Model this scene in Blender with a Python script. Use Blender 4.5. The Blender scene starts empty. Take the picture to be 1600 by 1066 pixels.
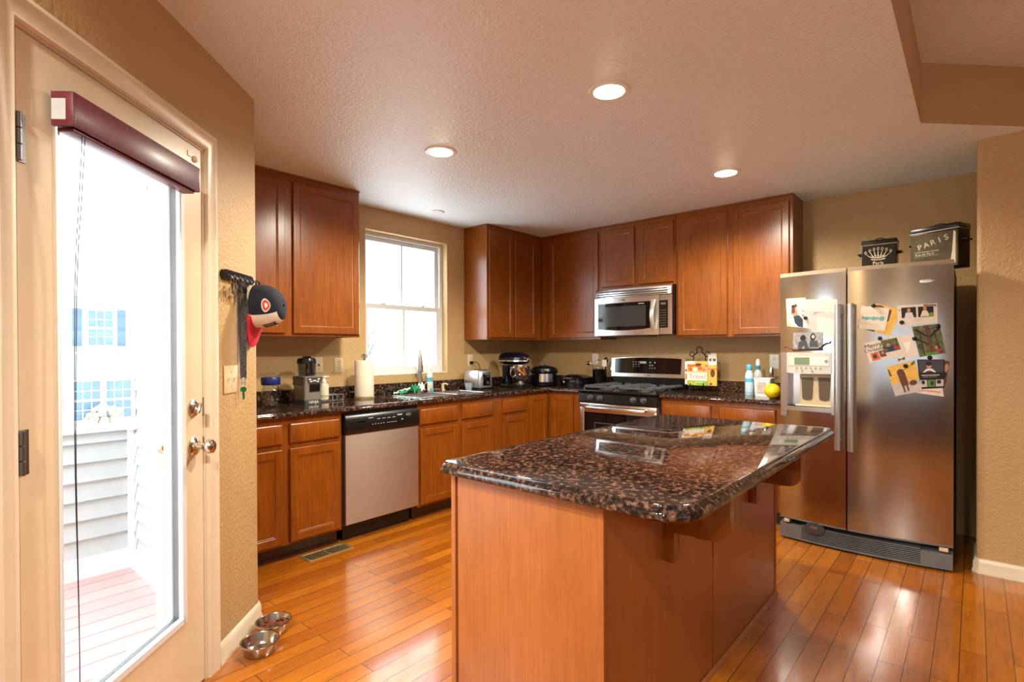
import bpy, bmesh, math, random
from mathutils import Vector, Matrix, Euler
random.seed(7)
SC = bpy.context.scene
COL = SC.collection

# ------------------------------------------------------------------ camera, daylight, exposure
XC, YC, ZC = 4.715, 3.729, 2.438           # stove wall plane, window wall plane, kitchen ceiling height
HC = 2.75                                  # higher ceiling of the adjoining room
cam = bpy.data.cameras.new('camera')
cam.sensor_width = 36.0
cam.lens = 831.44 / 1600 * 36
cam.shift_y = 18.34 / 1600
cam.clip_start = 0.02
cam.clip_end = 300
camo = bpy.data.objects.new('camera', cam)
COL.objects.link(camo)
R_ = Vector((0.65638274, -0.75441874, -0.00374938))
U_ = Vector((0.0076643, 0.0016986, 0.99996919))
F_ = Vector((0.75438913, 0.65639125, -0.00689702))
M = Matrix((R_, U_, -F_)).transposed().to_4x4()
M.translation = Vector((0, 0, 1.271))
camo.matrix_world = M
SC.camera = camo

world = bpy.data.worlds.new('overcast_sky')
SC.world = world
world.use_nodes = True
bgn = world.node_tree.nodes['Background']
bgn.inputs['Color'].default_value = (0.86, 0.94, 1.0, 1)
bgn.inputs['Strength'].default_value = 3.7
SC.view_settings.view_transform = 'Standard'
SC.view_settings.look = 'None'
SC.view_settings.gamma = 1.0
SC.view_settings.use_curve_mapping = False
SC.view_settings.exposure = 1.1
LAMP_W = 47.0                              # watts of each recessed lamp

# ------------------------------------------------------------------ materials
def s2l(c):
    return c / 12.92 if c <= 0.04045 else ((c + 0.055) / 1.055) ** 2.4
def rgb(r, g, b):
    return (s2l(r / 255), s2l(g / 255), s2l(b / 255), 1)
class NT:
    def __init__(self, name):
        self.m = bpy.data.materials.new(name)
        self.m.use_nodes = True
        self.t = self.m.node_tree
        self.b = self.t.nodes['Principled BSDF']
    def n(self, typ, **kw):
        nd = self.t.nodes.new(typ)
        for k, v in kw.items():
            if k in nd.inputs.keys() if hasattr(nd.inputs, 'keys') else False:
                nd.inputs[k].default_value = v
            else:
                setattr(nd, k, v)
        return nd
    def l(self, a, b):
        self.t.links.new(a, b)
    def coords(self, scale=(1, 1, 1), rot=(0, 0, 0)):
        tc = self.n('ShaderNodeTexCoord')
        mp = self.n('ShaderNodeMapping')
        mp.inputs['Scale'].default_value = scale
        mp.inputs['Rotation'].default_value = rot
        self.l(tc.outputs['Object'], mp.inputs['Vector'])
        return mp.outputs['Vector']
    def noise(self, vec, scale, detail=3, rough=0.55):
        nd = self.n('ShaderNodeTexNoise')
        nd.inputs['Scale'].default_value = scale
        nd.inputs['Detail'].default_value = detail
        nd.inputs['Roughness'].default_value = rough
        if vec is not None:
            self.l(vec, nd.inputs['Vector'])
        return nd.outputs['Fac']
    def ramp(self, fac, stops):
        nd = self.n('ShaderNodeValToRGB')
        cr = nd.color_ramp
        while len(cr.elements) < len(stops):
            cr.elements.new(0.5)
        for e, (p, c) in zip(cr.elements, stops):
            e.position = p
            e.color = c
        self.l(fac, nd.inputs['Fac'])
        return nd.outputs['Color']
    def mix(self, a, b, fac, mode='MIX'):
        nd = self.n('ShaderNodeMix')
        nd.data_type = 'RGBA'
        nd.blend_type = mode
        if isinstance(fac, (int, float)):
            nd.inputs[0].default_value = fac
        else:
            self.l(fac, nd.inputs[0])
        for s, i in ((a, 6), (b, 7)):
            if isinstance(s, tuple):
                nd.inputs[i].default_value = s
            else:
                self.l(s, nd.inputs[i])
        return nd.outputs[2]
    def bump(self, h, strength=0.2, dist=0.01):
        nd = self.n('ShaderNodeBump')
        nd.inputs['Strength'].default_value = strength
        nd.inputs['Distance'].default_value = dist
        self.l(h, nd.inputs['Height'])
        self.l(nd.outputs['Normal'], self.b.inputs['Normal'])
    def set(self, **kw):
        for k, v in kw.items():
            k = {'color': 'Base Color', 'rough': 'Roughness', 'metal': 'Metallic', 'spec': 'Specular IOR Level',
                 'coat': 'Coat Weight', 'trans': 'Transmission Weight', 'ior': 'IOR', 'alpha': 'Alpha'}.get(k, k)
            if hasattr(v, 'links'):
                self.l(v, self.b.inputs[k])
            else:
                self.b.inputs[k].default_value = v
        return self
def plain(name, col, rough=0.5, metal=0.0, vary=0.06, scale=25, bump=0.0, **kw):
    t = NT(name)
    v = t.coords()
    f = t.noise(v, scale)
    c0 = tuple(max(0, x * (1 - vary)) for x in col[:3]) + (1,)
    c1 = tuple(min(1, x * (1 + vary)) for x in col[:3]) + (1,)
    t.set(color=t.ramp(f, [(0.3, c0), (0.7, c1)]), rough=rough, metal=metal, **kw)
    if bump:
        t.bump(f, bump, 0.004)
    return t.m
def wood(name, dark, mid, light, rough=0.28, stretch=(14, 14, 1.3), coat=0.25):
    t = NT(name)
    v = t.coords(stretch)
    g = t.noise(v, 4.0, 6, 0.65)
    c = t.ramp(g, [(0.25, dark), (0.5, mid), (0.78, light)])
    v2 = t.coords((2.2, 2.2, 1.4))
    b = t.noise(v2, 3.0, 2)
    c2 = t.mix(c, t.ramp(b, [(0.3, (0.70, 0.66, 0.62, 1)), (0.65, (1, 1, 1, 1))]), 0.5, 'MULTIPLY')
    t.set(color=c2, rough=rough, coat=coat)
    t.b.inputs['Coat Roughness'].default_value = 0.22
    t.bump(g, 0.05, 0.002)
    return t.m
def wallpaint(name, col, scale=70, strength=0.35, rough=0.5):
    t = NT(name)
    v = t.coords()
    f = t.noise(v, scale, 3, 0.6)
    f2 = t.noise(v, 1.3, 2)
    c = t.ramp(f2, [(0.3, tuple(x * 0.96 for x in col[:3]) + (1,)), (0.7, col)])
    t.set(color=c, rough=rough)
    r = t.ramp(f, [(0.42, (0, 0, 0, 1)), (0.62, (1, 1, 1, 1))])
    t.bump(r, strength, 0.004)
    return t.m
def glassmat(name, tint=(1, 1, 1, 1), refl=0.08, rough=0.0):
    t = NT(name)
    t.t.nodes.remove(t.b)
    out = t.t.nodes['Material Output']
    tr = t.n('ShaderNodeBsdfTransparent')
    tr.inputs['Color'].default_value = tint
    gl = t.n('ShaderNodeBsdfGlossy')
    gl.inputs['Roughness'].default_value = rough
    lw = t.n('ShaderNodeLayerWeight')
    pw = t.n('ShaderNodeMath')
    pw.operation = 'POWER'
    t.l(lw.outputs['Facing'], pw.inputs[0])
    pw.inputs[1].default_value = 4.5
    ma = t.n('ShaderNodeMath')
    ma.operation = 'MULTIPLY_ADD'
    t.l(pw.outputs[0], ma.inputs[0])
    ma.inputs[1].default_value = 0.55
    ma.inputs[2].default_value = refl * 0.5
    mx = t.n('ShaderNodeMixShader')
    t.l(ma.outputs[0], mx.inputs[0])
    t.l(tr.outputs[0], mx.inputs[1])
    t.l(gl.outputs[0], mx.inputs[2])
    t.l(mx.outputs[0], out.inputs['Surface'])
    return t.m
def emis(name, col, strength):
    t = NT(name)
    t.b.inputs['Base Color'].default_value = col
    t.b.inputs['Emission Color'].default_value = col
    t.b.inputs['Emission Strength'].default_value = strength
    return t.m
def steel(name, col, rough=0.3, axis='x', aniso=0.0):
    t = NT(name)
    sc = {'x': (2, 2, 900), 'z': (900, 900, 2)}[axis]
    f = t.noise(t.coords(sc), 1.0, 1)
    t.set(color=t.ramp(f, [(0.3, tuple(x * 0.97 for x in col[:3]) + (1,)), (0.7, col)]), metal=1.0, rough=rough)
    t.b.inputs['Anisotropic'].default_value = aniso
    t.b.inputs['Anisotropic Rotation'].default_value = 0.25
    return t.m

def granite():
    t = NT('brown_granite')
    v = t.coords()
    n1 = t.noise(v, 62, 4, 0.6)
    n2 = t.noise(v, 150, 2, 0.5)
    vo = t.n('ShaderNodeTexVoronoi')
    vo.inputs['Scale'].default_value = 85
    t.l(v, vo.inputs['Vector'])
    base = t.ramp(n1, [(0.40, rgb(20, 17, 17)), (0.50, rgb(48, 36, 32)), (0.58, rgb(100, 70, 56)), (0.70, rgb(142, 108, 88))])
    sp = t.ramp(n2, [(0.52, (1, 1, 1, 1)), (0.62, (0.3, 0.28, 0.28, 1))])
    c = t.mix(base, sp, 0.8, 'MULTIPLY')
    fl = t.ramp(vo.outputs['Distance'], [(0.10, rgb(150, 140, 130)), (0.16, (0, 0, 0, 1))])
    c = t.mix(c, fl, 0.25, 'ADD')
    t.set(color=c, rough=0.045, spec=0.62)
    return t.m
def plankfloor(name, c1, c2, mort, length, width, rough, coat, rot=0, grain=True, ms=0.0016):
    t = NT(name)
    v = t.coords((1, 1, 1), (0, 0, rot))
    br = t.n('ShaderNodeTexBrick')
    br.offset = 0.37
    br.offset_frequency = 2
    br.squash = 1.0
    br.inputs['Scale'].default_value = 1.0
    br.inputs['Mortar Size'].default_value = ms
    br.inputs['Mortar Smooth'].default_value = 0.3
    br.inputs['Bias'].default_value = 0.0
    br.inputs['Brick Width'].default_value = length
    br.inputs['Row Height'].default_value = width
    br.inputs['Color1'].default_value = c1
    br.inputs['Color2'].default_value = c2
    br.inputs['Mortar'].default_value = mort
    t.l(v, br.inputs['Vector'])
    c = br.outputs['Color']
    if grain:
        g = t.noise(t.coords((2.0, 26, 26), (0, 0, rot)), 3.0, 7, 0.68)
        c = t.mix(c, t.ramp(g, [(0.30, (0.55, 0.47, 0.40, 1)), (0.52, (0.97, 0.95, 0.93, 1)), (0.75, (1.08, 1.06, 1.02, 1))]), 0.75, 'MULTIPLY')
        b2 = t.noise(t.coords((0.9, 5, 5), (0, 0, rot)), 2.0, 3)
        c = t.mix(c, t.ramp(b2, [(0.3, (0.72, 0.66, 0.6, 1)), (0.6, (1, 1, 1, 1))]), 0.6, 'MULTIPLY')
        t.set(color=c, rough=t.ramp(g, [(0.3, (rough * 1.25,) * 3 + (1,)), (0.7, (rough * 0.8,) * 3 + (1,))]), coat=coat)
        t.b.inputs['Coat Roughness'].default_value = 0.10
    else:
        t.set(color=c, rough=rough)
    h = t.mix((1, 1, 1, 1), (0, 0, 0, 1), br.outputs['Fac'])
    t.bump(h, 0.35, 0.0015)
    return t.m

MT = {}
MT['cab'] = wood('stained_maple', rgb(118, 58, 9), rgb(140, 74, 14), rgb(156, 87, 22))
MT['panel'] = wood('maple_veneer', rgb(158, 88, 40), rgb(170, 100, 50), rgb(180, 110, 58), stretch=(26, 26, 1.0), rough=0.33, coat=0.15)
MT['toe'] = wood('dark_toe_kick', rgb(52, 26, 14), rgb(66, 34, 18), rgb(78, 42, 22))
MT['granite'] = granite()
MT['floor'] = plankfloor('oak_strip_floor', rgb(164, 88, 14), rgb(204, 124, 32), rgb(56, 26, 6), 0.85, 0.083, 0.24, 0.6)
MT['sofa'] = plain('brown_sofa_fabric', rgb(92, 58, 34), 0.85, vary=0.1, scale=120, bump=0.2)
MT['carpet'] = plain('brown_carpet', rgb(92, 60, 38), 0.95, vary=0.15, scale=200, bump=0.3)
MT['deck'] = plankfloor('pink_deck_boards', rgb(186, 150, 148), rgb(194, 160, 156), rgb(130, 92, 88), 30.0, 0.14, 0.6, 0, grain=False, ms=0.004)
MT['wall'] = wallpaint('tan_wall_paint', rgb(198, 164, 112), 62, 0.45)
MT['ceil'] = wallpaint('ceiling_paint', rgb(240, 245, 245), 48, 0.45, rough=0.42)
MT['ceil2'] = wallpaint('tan_ceiling_paint', rgb(200, 166, 120), 62, 0.3)
MT['trim'] = plain('cream_gloss_trim', rgb(232, 218, 190), 0.3, vary=0.02)
MT['door'] = plain('cream_door_paint', rgb(230, 212, 178), 0.32, vary=0.03, scale=8)
MT['white'] = plain('white_plastic', rgb(236, 234, 226), 0.35, vary=0.02)
MT['vinyl'] = plain('white_vinyl', rgb(226, 232, 234), 0.4, vary=0.02)
MT['sashvinyl'] = plain('window_sash_vinyl', rgb(222, 226, 226), 0.4, vary=0.02)
MT['siding'] = plain('white_siding', rgb(178, 184, 188), 0.6, vary=0.02)
MT['almond'] = plain('almond_plate', rgb(224, 204, 164), 0.35, vary=0.02)
MT['steel'] = steel('brushed_steel', (0.58, 0.555, 0.53, 1), 0.16, 'x', 0.0)
MT['steelv'] = steel('brushed_steel_vertical_grain', (0.66, 0.64, 0.62, 1), 0.30, 'z', 0.0)
MT['steelw'] = steel('streaked_brushed_steel', (0.62, 0.57, 0.52, 1), 0.36, 'x', 0.85)
MT['steelw'].node_tree.nodes['Principled BSDF'].inputs['Metallic'].default_value = 0.96
MT['steelhi'] = steel('bright_steel', (0.80, 0.80, 0.80, 1), 0.22, 'x')
MT['chrome'] = plain('polished_chrome', (0.82, 0.80, 0.77, 1), 0.07, 1.0, vary=0.01)
MT['nickel'] = plain('satin_nickel', (0.62, 0.56, 0.48, 1), 0.2, 1.0, vary=0.02)
MT['iron'] = plain('dark_hinge_metal', (0.22, 0.22, 0.23, 1), 0.35, 1.0, vary=0.03)
MT['black'] = plain('black_plastic', (0.006, 0.006, 0.007, 1), 0.22, vary=0.05)
MT['blackgloss'] = plain('black_glass', (0.004, 0.004, 0.005, 1), 0.05, vary=0.02)
MT['charcoal'] = plain('charcoal_plastic', (0.06, 0.062, 0.068, 1), 0.4)
MT['grey'] = plain('grey_plastic', (0.16, 0.165, 0.17, 1), 0.4)
MT['ltgrey'] = plain('light_grey_plastic', (0.5, 0.5, 0.48, 1), 0.35)
MT['grate'] = plain('cast_iron_grate', (0.085, 0.09, 0.095, 1), 0.3)
MT['tinted'] = glassmat('daylight_dimming_glass', (0.42, 0.43, 0.44, 1), 0.08)  # tint added to dim daylight through the windows behind the camera
MT['glass'] = glassmat('window_glass', (0.97, 0.985, 0.99, 1), 0.08)
MT['clear'] = glassmat('clear_glass', (0.90, 0.92, 0.92, 1), 0.09, 0.02)
MT['smoke'] = glassmat('smoked_clear_plastic', (0.62, 0.64, 0.66, 1), 0.09, 0.03)
MT['lamp'] = emis('lamp_glow', (1.0, 0.80, 0.52, 1), 22)
MT['burg'] = wood('burgundy_slat', rgb(86, 26, 36), rgb(108, 36, 48), rgb(122, 46, 58), stretch=(1.2, 20, 20), rough=0.38, coat=0.1)
MT['paper'] = plain('white_paper_towel', rgb(238, 228, 208), 0.9, vary=0.03, scale=120, bump=0.25)
MT['card'] = plain('cream_card', rgb(230, 216, 198), 0.5, vary=0.02)
MT['ink'] = plain('dark_print', rgb(34, 24, 22), 0.5)
MT['brownp'] = plain('brown_print', rgb(104, 62, 40), 0.5, vary=0.4, scale=90)
MT['teal'] = plain('teal_print', rgb(110, 178, 172), 0.5, vary=0.2, scale=90)
MT['skin'] = plain('skin_tone_print', rgb(196, 142, 110), 0.5)
MT['navy'] = plain('navy_print', rgb(44, 54, 84), 0.6, vary=0.25)
MT['shirt'] = plain('pale_shirt_print', rgb(226, 214, 220), 0.6)
MT['green'] = plain('grass_green', rgb(96, 146, 54), 0.6, vary=0.25)
MT['greenrag'] = plain('green_cloth', rgb(30, 140, 84), 0.85, vary=0.15, bump=0.2)
MT['whiterag'] = plain('white_cloth', rgb(228, 228, 220), 0.9, vary=0.05, bump=0.2)
MT['forest'] = plain('forest_print', rgb(96, 96, 60), 0.5, vary=0.75, scale=70)
MT['mist'] = plain('misty_grey_print', rgb(198, 188, 182), 0.5, vary=0.08)
MT['bwp'] = plain('black_and_white_print', rgb(150, 148, 148), 0.5, vary=0.5, scale=60)
MT['blue'] = plain('blue_plastic', rgb(24, 44, 120), 0.35)
MT['sky'] = plain('light_blue_plastic', rgb(96, 186, 214), 0.35)
MT['red'] = plain('red_cloth', rgb(206, 36, 62), 0.75)
MT['navycloth'] = plain('navy_cloth', rgb(20, 24, 38), 0.85, vary=0.2, scale=150, bump=0.15)
MT['whitecloth'] = plain('white_cap_cloth', rgb(232, 222, 206), 0.8)
MT['yellow'] = plain('yellow_fruit_skin', rgb(240, 200, 20), 0.35, vary=0.08, scale=60, bump=0.1)
MT['orangep'] = plain('orange_print', rgb(224, 104, 44), 0.5, vary=0.4, scale=60)
MT['cream'] = plain('cream_print', rgb(244, 236, 220), 0.5, vary=0.04)
MT['pink'] = plain('pink_print', rgb(214, 120, 130), 0.5)
MT['lime'] = plain('lime_print', rgb(136, 184, 44), 0.5, vary=0.1)
MT['gold'] = plain('golden_yellow_print', rgb(232, 184, 84), 0.5, vary=0.15)
MT['brass'] = plain('brass_register', (0.55, 0.42, 0.2, 1), 0.35, 0.8)
MT['kib'] = plain('brown_kibble', rgb(120, 62, 34), 0.8, vary=0.3)
MT['lcd'] = plain('green_display', rgb(120, 140, 104), 0.3)
MT['taupe'] = plain('taupe_paddle', rgb(98, 84, 64), 0.4)
MT['creamp'] = plain('cream_plastic', rgb(216, 196, 158), 0.35)
MT['tin'] = plain('black_tin', rgb(30, 26, 24), 0.28, 0.35, vary=0.3, scale=8)
MT['tinfront'] = plain('worn_dark_tin_front', rgb(74, 60, 40), 0.3, 0.35, vary=0.45, scale=7)
MT['keygreen'] = plain('green_key_metal', rgb(30, 110, 60), 0.3, 0.5)
MT['strap'] = plain('black_patterned_strap', rgb(70, 66, 68), 0.8, vary=0.9, scale=160)
MT['blueglass'] = plain('blue_grey_pane', rgb(76, 98, 114), 0.3, vary=0.12, scale=2)
MT['shutter'] = plain('slate_blue_shutter', rgb(68, 90, 108), 0.6, vary=0.08)
MT['stone'] = plain('grey_tan_brick', rgb(126, 116, 112), 0.8, vary=0.25, scale=3)
MT['bark'] = plain('pale_grey_bark', rgb(92, 94, 98), 0.9, vary=0.1)
MT['roof'] = plain('pale_roof_shingle', rgb(206, 206, 210), 0.9, vary=0.1)
MT['straw'] = plain('pale_straw', rgb(150, 136, 116), 0.9, vary=0.25, scale=12)
MT['toast'] = plain('silver_toaster_metal', (0.62, 0.65, 0.68, 1), 0.25, 0.85, vary=0.02)

# ------------------------------------------------------------------ mesh helpers
WORLD = {}                                  # world position of every root, to store parts relative to it
class MB:
    """collects shapes and links them as ONE mesh object"""
    def __init__(self):
        self.bm = bmesh.new()
        self.mi = 0
    def _take(self, tmp, M=None):
        if M is not None:
            tmp.transform(M)
        vs = [self.bm.verts.new(v.co) for v in tmp.verts]
        tmp.verts.index_update()
        for f in tmp.faces:
            try:
                nf = self.bm.faces.new([vs[v.index] for v in f.verts])
                nf.material_index = self.mi
            except ValueError:
                pass
        tmp.free()
        return self
    def box(self, x0, x1, y0, y1, z0, z1, bev=0.0, seg=2, M=None):
        t = bmesh.new()
        bmesh.ops.create_cube(t, size=1)
        for v in t.verts:
            v.co = Vector(((x0 + x1) / 2 + v.co.x * (x1 - x0), (y0 + y1) / 2 + v.co.y * (y1 - y0), (z0 + z1) / 2 + v.co.z * (z1 - z0)))
        if bev > 0:
            bmesh.ops.bevel(t, geom=t.edges[:], offset=bev, segments=seg, affect='EDGES', profile=0.5)
        return self._take(t, M)
    def lathe(self, prof, c=(0, 0, 0), seg=32, M=None, cap=True):
        t = bmesh.new()
        rings = []
        for r, z in prof:
            if r < 1e-6:
                rings.append([t.verts.new((0, 0, z))])
            else:
                rings.append([t.verts.new((r * math.cos(2 * math.pi * k / seg), r * math.sin(2 * math.pi * k / seg), z)) for k in range(seg)])
        for a, b in zip(rings, rings[1:]):
            for k in range(seg):
                k2 = (k + 1) % seg
                if len(a) == 1 and len(b) == 1:
                    continue
                if len(a) == 1:
                    t.faces.new((a[0], b[k2], b[k]))
                elif len(b) == 1:
                    t.faces.new((a[k], a[k2], b[0]))
                else:
                    t.faces.new((a[k], a[k2], b[k2], b[k]))
        if cap:
            if len(rings[0]) > 1:
                t.faces.new(rings[0][::-1])
            if len(rings[-1]) > 1:
                t.faces.new(rings[-1])
        bmesh.ops.translate(t, verts=t.verts[:], vec=c)
        return self._take(t, M)
    def cyl(self, c, r, h, axis='z', seg=24, bev=0.0, r2=None, M=None):
        r2 = r if r2 is None else r2
        b = bev
        prof = [(0, 0), (r - b, 0), (r, b), (r2, h - b), (r2 - b, h), (0, h)] if b > 0 else [(0, 0), (r, 0), (r2, h), (0, h)]
        A = {'z': Matrix.Identity(4), 'x': Matrix.Rotation(math.pi / 2, 4, 'Y'), 'y': Matrix.Rotation(-math.pi / 2, 4, 'X')}[axis]
        MM = Matrix.Translation(c) @ A
        return self.lathe(prof, (0, 0, 0), seg, MM if M is None else M @ MM)
    def ball(self, c, rx, ry, rz, seg=20, rings=12, M=None):
        prof = [(math.sin(math.pi * k / rings), -math.cos(math.pi * k / rings)) for k in range(rings + 1)]
        prof[0] = (0, -1)
        prof[-1] = (0, 1)
        MM = Matrix.Translation(c) @ Matrix.Diagonal((rx, ry, rz, 1))
        return self.lathe(prof, (0, 0, 0), seg, MM if M is None else M @ MM)
    def tube(self, pts, r, seg=8, closed=False, M=None, radii=None):
        t = bmesh.new()
        P = [Vector(p) for p in pts]
        n = len(P)
        up = Vector((0.123, 0.35, 0.93)).normalized()
        rings = []
        for i in range(n):
            a = P[(i - 1) % n] if (closed or i > 0) else P[0]
            b = P[(i + 1) % n] if (closed or i < n - 1) else P[-1]
            d = (b - a).normalized()
            s = d.cross(up)
            if s.length < 1e-3:
                s = d.cross(Vector((1, 0, 0)))
            s.normalize()
            q = s.cross(d)
            rr = radii[i] if radii else r
            rings.append([t.verts.new(P[i] + (s * math.cos(2 * math.pi * k / seg) + q * math.sin(2 * math.pi * k / seg)) * rr) for k in range(seg)])
        for i in range(n if closed else n - 1):
            a, b = rings[i], rings[(i + 1) % n]
            for k in range(seg):
                t.faces.new((a[k], a[(k + 1) % seg], b[(k + 1) % seg], b[k]))
        if not closed:
            t.faces.new(rings[0][::-1])
            t.faces.new(rings[-1])
        return self._take(t, M)
    def prism(self, poly, z0, z1, M=None, bev=0.0):
        t = bmesh.new()
        a = [t.verts.new((x, y, z0)) for x, y in poly]
        b = [t.verts.new((x, y, z1)) for x, y in poly]
        t.faces.new(a[::-1])
        t.faces.new(b)
        n = len(poly)
        for k in range(n):
            t.faces.new((a[k], a[(k + 1) % n], b[(k + 1) % n], b[k]))
        if bev > 0:
            bmesh.ops.bevel(t, geom=t.edges[:], offset=bev, segments=2, affect='EDGES', profile=0.5)
        return self._take(t, M)
    def loft(self, rings, M=None, cap0=True, cap1=True):
        """rings: lists of equal numbers of points, joined in order"""
        t = bmesh.new()
        V = [[t.verts.new(p) for p in r] for r in rings]
        n = len(V[0])
        for a, b in zip(V, V[1:]):
            for k in range(n):
                t.faces.new((a[k], a[(k + 1) % n], b[(k + 1) % n], b[k]))
        if cap0:
            t.faces.new(V[0][::-1])
        if cap1:
            t.faces.new(V[-1])
        return self._take(t, M)
    def rectloft(self, u0, u1, z0, z1, steps, M=None):
        """front-facing panel (towards -y): steps of (inset, y)"""
        return self.loft([[(u0 + i, y, z0 + i), (u1 - i, y, z0 + i), (u1 - i, y, z1 - i), (u0 + i, y, z1 - i)] for i, y in steps], M)
    def poly(self, pts, M=None):
        t = bmesh.new()
        t.faces.new([t.verts.new(p) for p in pts])
        return self._take(t, M)
    def grid(self, fn, nu, nv, M=None):
        t = bmesh.new()
        V = [[t.verts.new(fn(i / nu, j / nv)) for j in range(nv + 1)] for i in range(nu + 1)]
        for i in range(nu):
            for j in range(nv):
                t.faces.new((V[i][j], V[i + 1][j], V[i + 1][j + 1], V[i][j + 1]))
        return self._take(t, M)
    def text(self, s, size, depth, M, align='CENTER'):
        cu = bpy.data.curves.new('lettering', 'FONT')
        cu.body = s
        cu.size = size
        cu.extrude = depth
        cu.align_x = align
        cu.align_y = 'CENTER'
        o = bpy.data.objects.new('lettering', cu)
        me = o.to_mesh()
        t = bmesh.new()
        t.from_mesh(me)
        o.to_mesh_clear()
        bpy.data.objects.remove(o)
        bpy.data.curves.remove(cu)
        return self._take(t, M)
    def m(self, i):
        self.mi = i
        return self
    def build(self, name, mats, parent=None, local=False, M=None, recalc=True, angle=35, solid=0.0):
        bm = self.bm
        if M is not None:
            bm.transform(M)
        if recalc:
            bmesh.ops.recalc_face_normals(bm, faces=bm.faces[:])
        if parent is None and not local:
            xs = [v.co for v in bm.verts]
            off = Vector(((min(v.x for v in xs) + max(v.x for v in xs)) / 2, (min(v.y for v in xs) + max(v.y for v in xs)) / 2, min(v.z for v in xs)))
        elif parent is not None and not local:
            off = WORLD[parent.name]
        else:
            off = Vector((0, 0, 0))
        bmesh.ops.translate(bm, verts=bm.verts[:], vec=-off)
        me = bpy.data.meshes.new(name)
        bm.to_mesh(me)
        bm.free()
        for k in (mats if isinstance(mats, (list, tuple)) else [mats]):
            me.materials.append(MT[k] if isinstance(k, str) else k)
        for p in me.polygons:
            p.use_smooth = True
        me.set_sharp_from_angle(angle=math.radians(angle))
        o = bpy.data.objects.new(name, me)
        COL.objects.link(o)
        if parent is not None:
            o.parent = parent
            WORLD[o.name] = WORLD[parent.name]
        else:
            o.location = off
            WORLD[o.name] = off
        return o
def tag(o, label, cat, group=None, kind=None):
    if label:
        o['label'] = label
    if cat:
        o['category'] = cat
    if group:
        o['group'] = group
    if kind:
        o['kind'] = kind
    return o
def thing(name, label, cat, loc, rz=0.0, group=None):
    o = bpy.data.objects.new(name, None)
    o.empty_display_size = 0.05
    COL.objects.link(o)
    o.location = loc
    o.rotation_euler = (0, 0, rz)
    WORLD[o.name] = Vector(loc)
    return tag(o, label, cat, group)
def struct(o, label=None):
    o['kind'] = 'structure'
    if label:
        o['label'] = label
    return o
def dup(root, loc, label, rz=None):
    r = root.copy()
    COL.objects.link(r)
    r.location = loc
    if rz is not None:
        r.rotation_euler = (0, 0, rz)
    r['label'] = label
    WORLD[r.name] = Vector(loc)
    for ch in list(root.children):
        c = ch.copy()
        COL.objects.link(c)
        c.parent = r
        for g in list(ch.children):
            d = g.copy()
            COL.objects.link(d)
            d.parent = c
    return r
def T(x, y, z):
    return Matrix.Translation((x, y, z))
def RX(d):
    return Matrix.Rotation(math.radians(d), 4, 'X')
def RY(d):
    return Matrix.Rotation(math.radians(d), 4, 'Y')
def RZ(d):
    return Matrix.Rotation(math.radians(d), 4, 'Z')
NEG90 = -math.pi / 2
FRONT = RX(90)                              # text/print lying in the xz plane, read from -y
def arc(cx, cy, r, a0, a1, n):
    return [(cx + r * math.cos(math.radians(a0 + (a1 - a0) * k / n)), cy + r * math.sin(math.radians(a0 + (a1 - a0) * k / n))) for k in range(n + 1)]

def offset_path(path, d, closed=False):
    n = len(path)
    out = []
    for i in range(n):
        p = Vector(path[i])
        def nrm(a, b):
            t = (Vector(b) - Vector(a)).normalized()
            return Vector((t.y, -t.x))
        ns = []
        if closed or i > 0:
            ns.append(nrm(path[(i - 1) % n], path[i]))
        if closed or i < n - 1:
            ns.append(nrm(path[i], path[(i + 1) % n]))
        if len(ns) == 1:
            out.append(p + ns[0] * d)
        else:
            m = (ns[0] + ns[1])
            m.normalize()
            out.append(p + m * (d / max(0.3, m.dot(ns[0]))))
    return out
def sweep(mb, path, prof, closed=False):
    rails = [[(q.x, q.y, z) for q in offset_path(path, o, closed)] for o, z in prof]
    rings = [[rails[j][i] for j in range(len(prof))] for i in range(len(path))]
    if closed:
        rings.append(rings[0])
    mb.loft(rings, cap0=not closed, cap1=not closed)
    return mb

# ------------------------------------------------------------------ room shell
P0 = Vector((1.10556, 2.55337))
DANG = 42.868
DW = T(P0.x, P0.y, 0) @ RZ(DANG)            # door wall frame: x along the wall, y to the outside
Dv = Vector((0.73292, 0.68031))
Nv = Vector((-0.68031, 0.73292))
def dw(s, v=0.0):
    return P0 + Dv * s + Nv * v
SWIN = (2.479, 3.363, 1.052, 2.256)         # kitchen window opening x0 x1 z0 z1

a = dw(-1.95, 0.15)
struct(MB().prism([(-4.1, -4.1), (4.83, -4.1), (4.83, 3.86), (0.96, 3.86), (0.955, 2.60), tuple(dw(-0.3, 0.12)), tuple(dw(-1.95, 0.12)), (-4.1, a.y)], -0.05, 0.0).build('floor', 'floor'), 'oak strip floor with boards running towards the stove wall')

struct(MB().box(-4.0, -0.35, -4.0, 1.1, 0.0005, 0.012).build('floor_added_carpet', 'carpet'), 'brown carpet added in the unseen adjoining room to cut floor glare')  # unseen matte carpet, added to keep window glare off the rear floor
mb = MB()
a = dw(-1.9)
low = [(4.83, 3.86), (0.96, 3.86), (0.96, 2.62), tuple(dw(-0.07, 0.14)), tuple(dw(-1.5, 0.14)), (-0.25, 0.215), (3.49, 0.215), (3.95, -0.232), (4.12, -0.232), (4.83, -0.02)]
mb.prism(low, ZC, HC)
mb.build('ceiling', 'ceil')
struct(bpy.data.objects['ceiling'], 'textured off-white kitchen ceiling')
mb = MB()
mb.prism([(-4.1, -4.1), (4.83, -4.1), (4.83, 0.3), (-4.1, 1.45)], HC + 0.001, HC + 0.06)
pts = [(-0.25, 0.2145), (3.4898, 0.2145), (3.95, -0.2325)]
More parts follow.
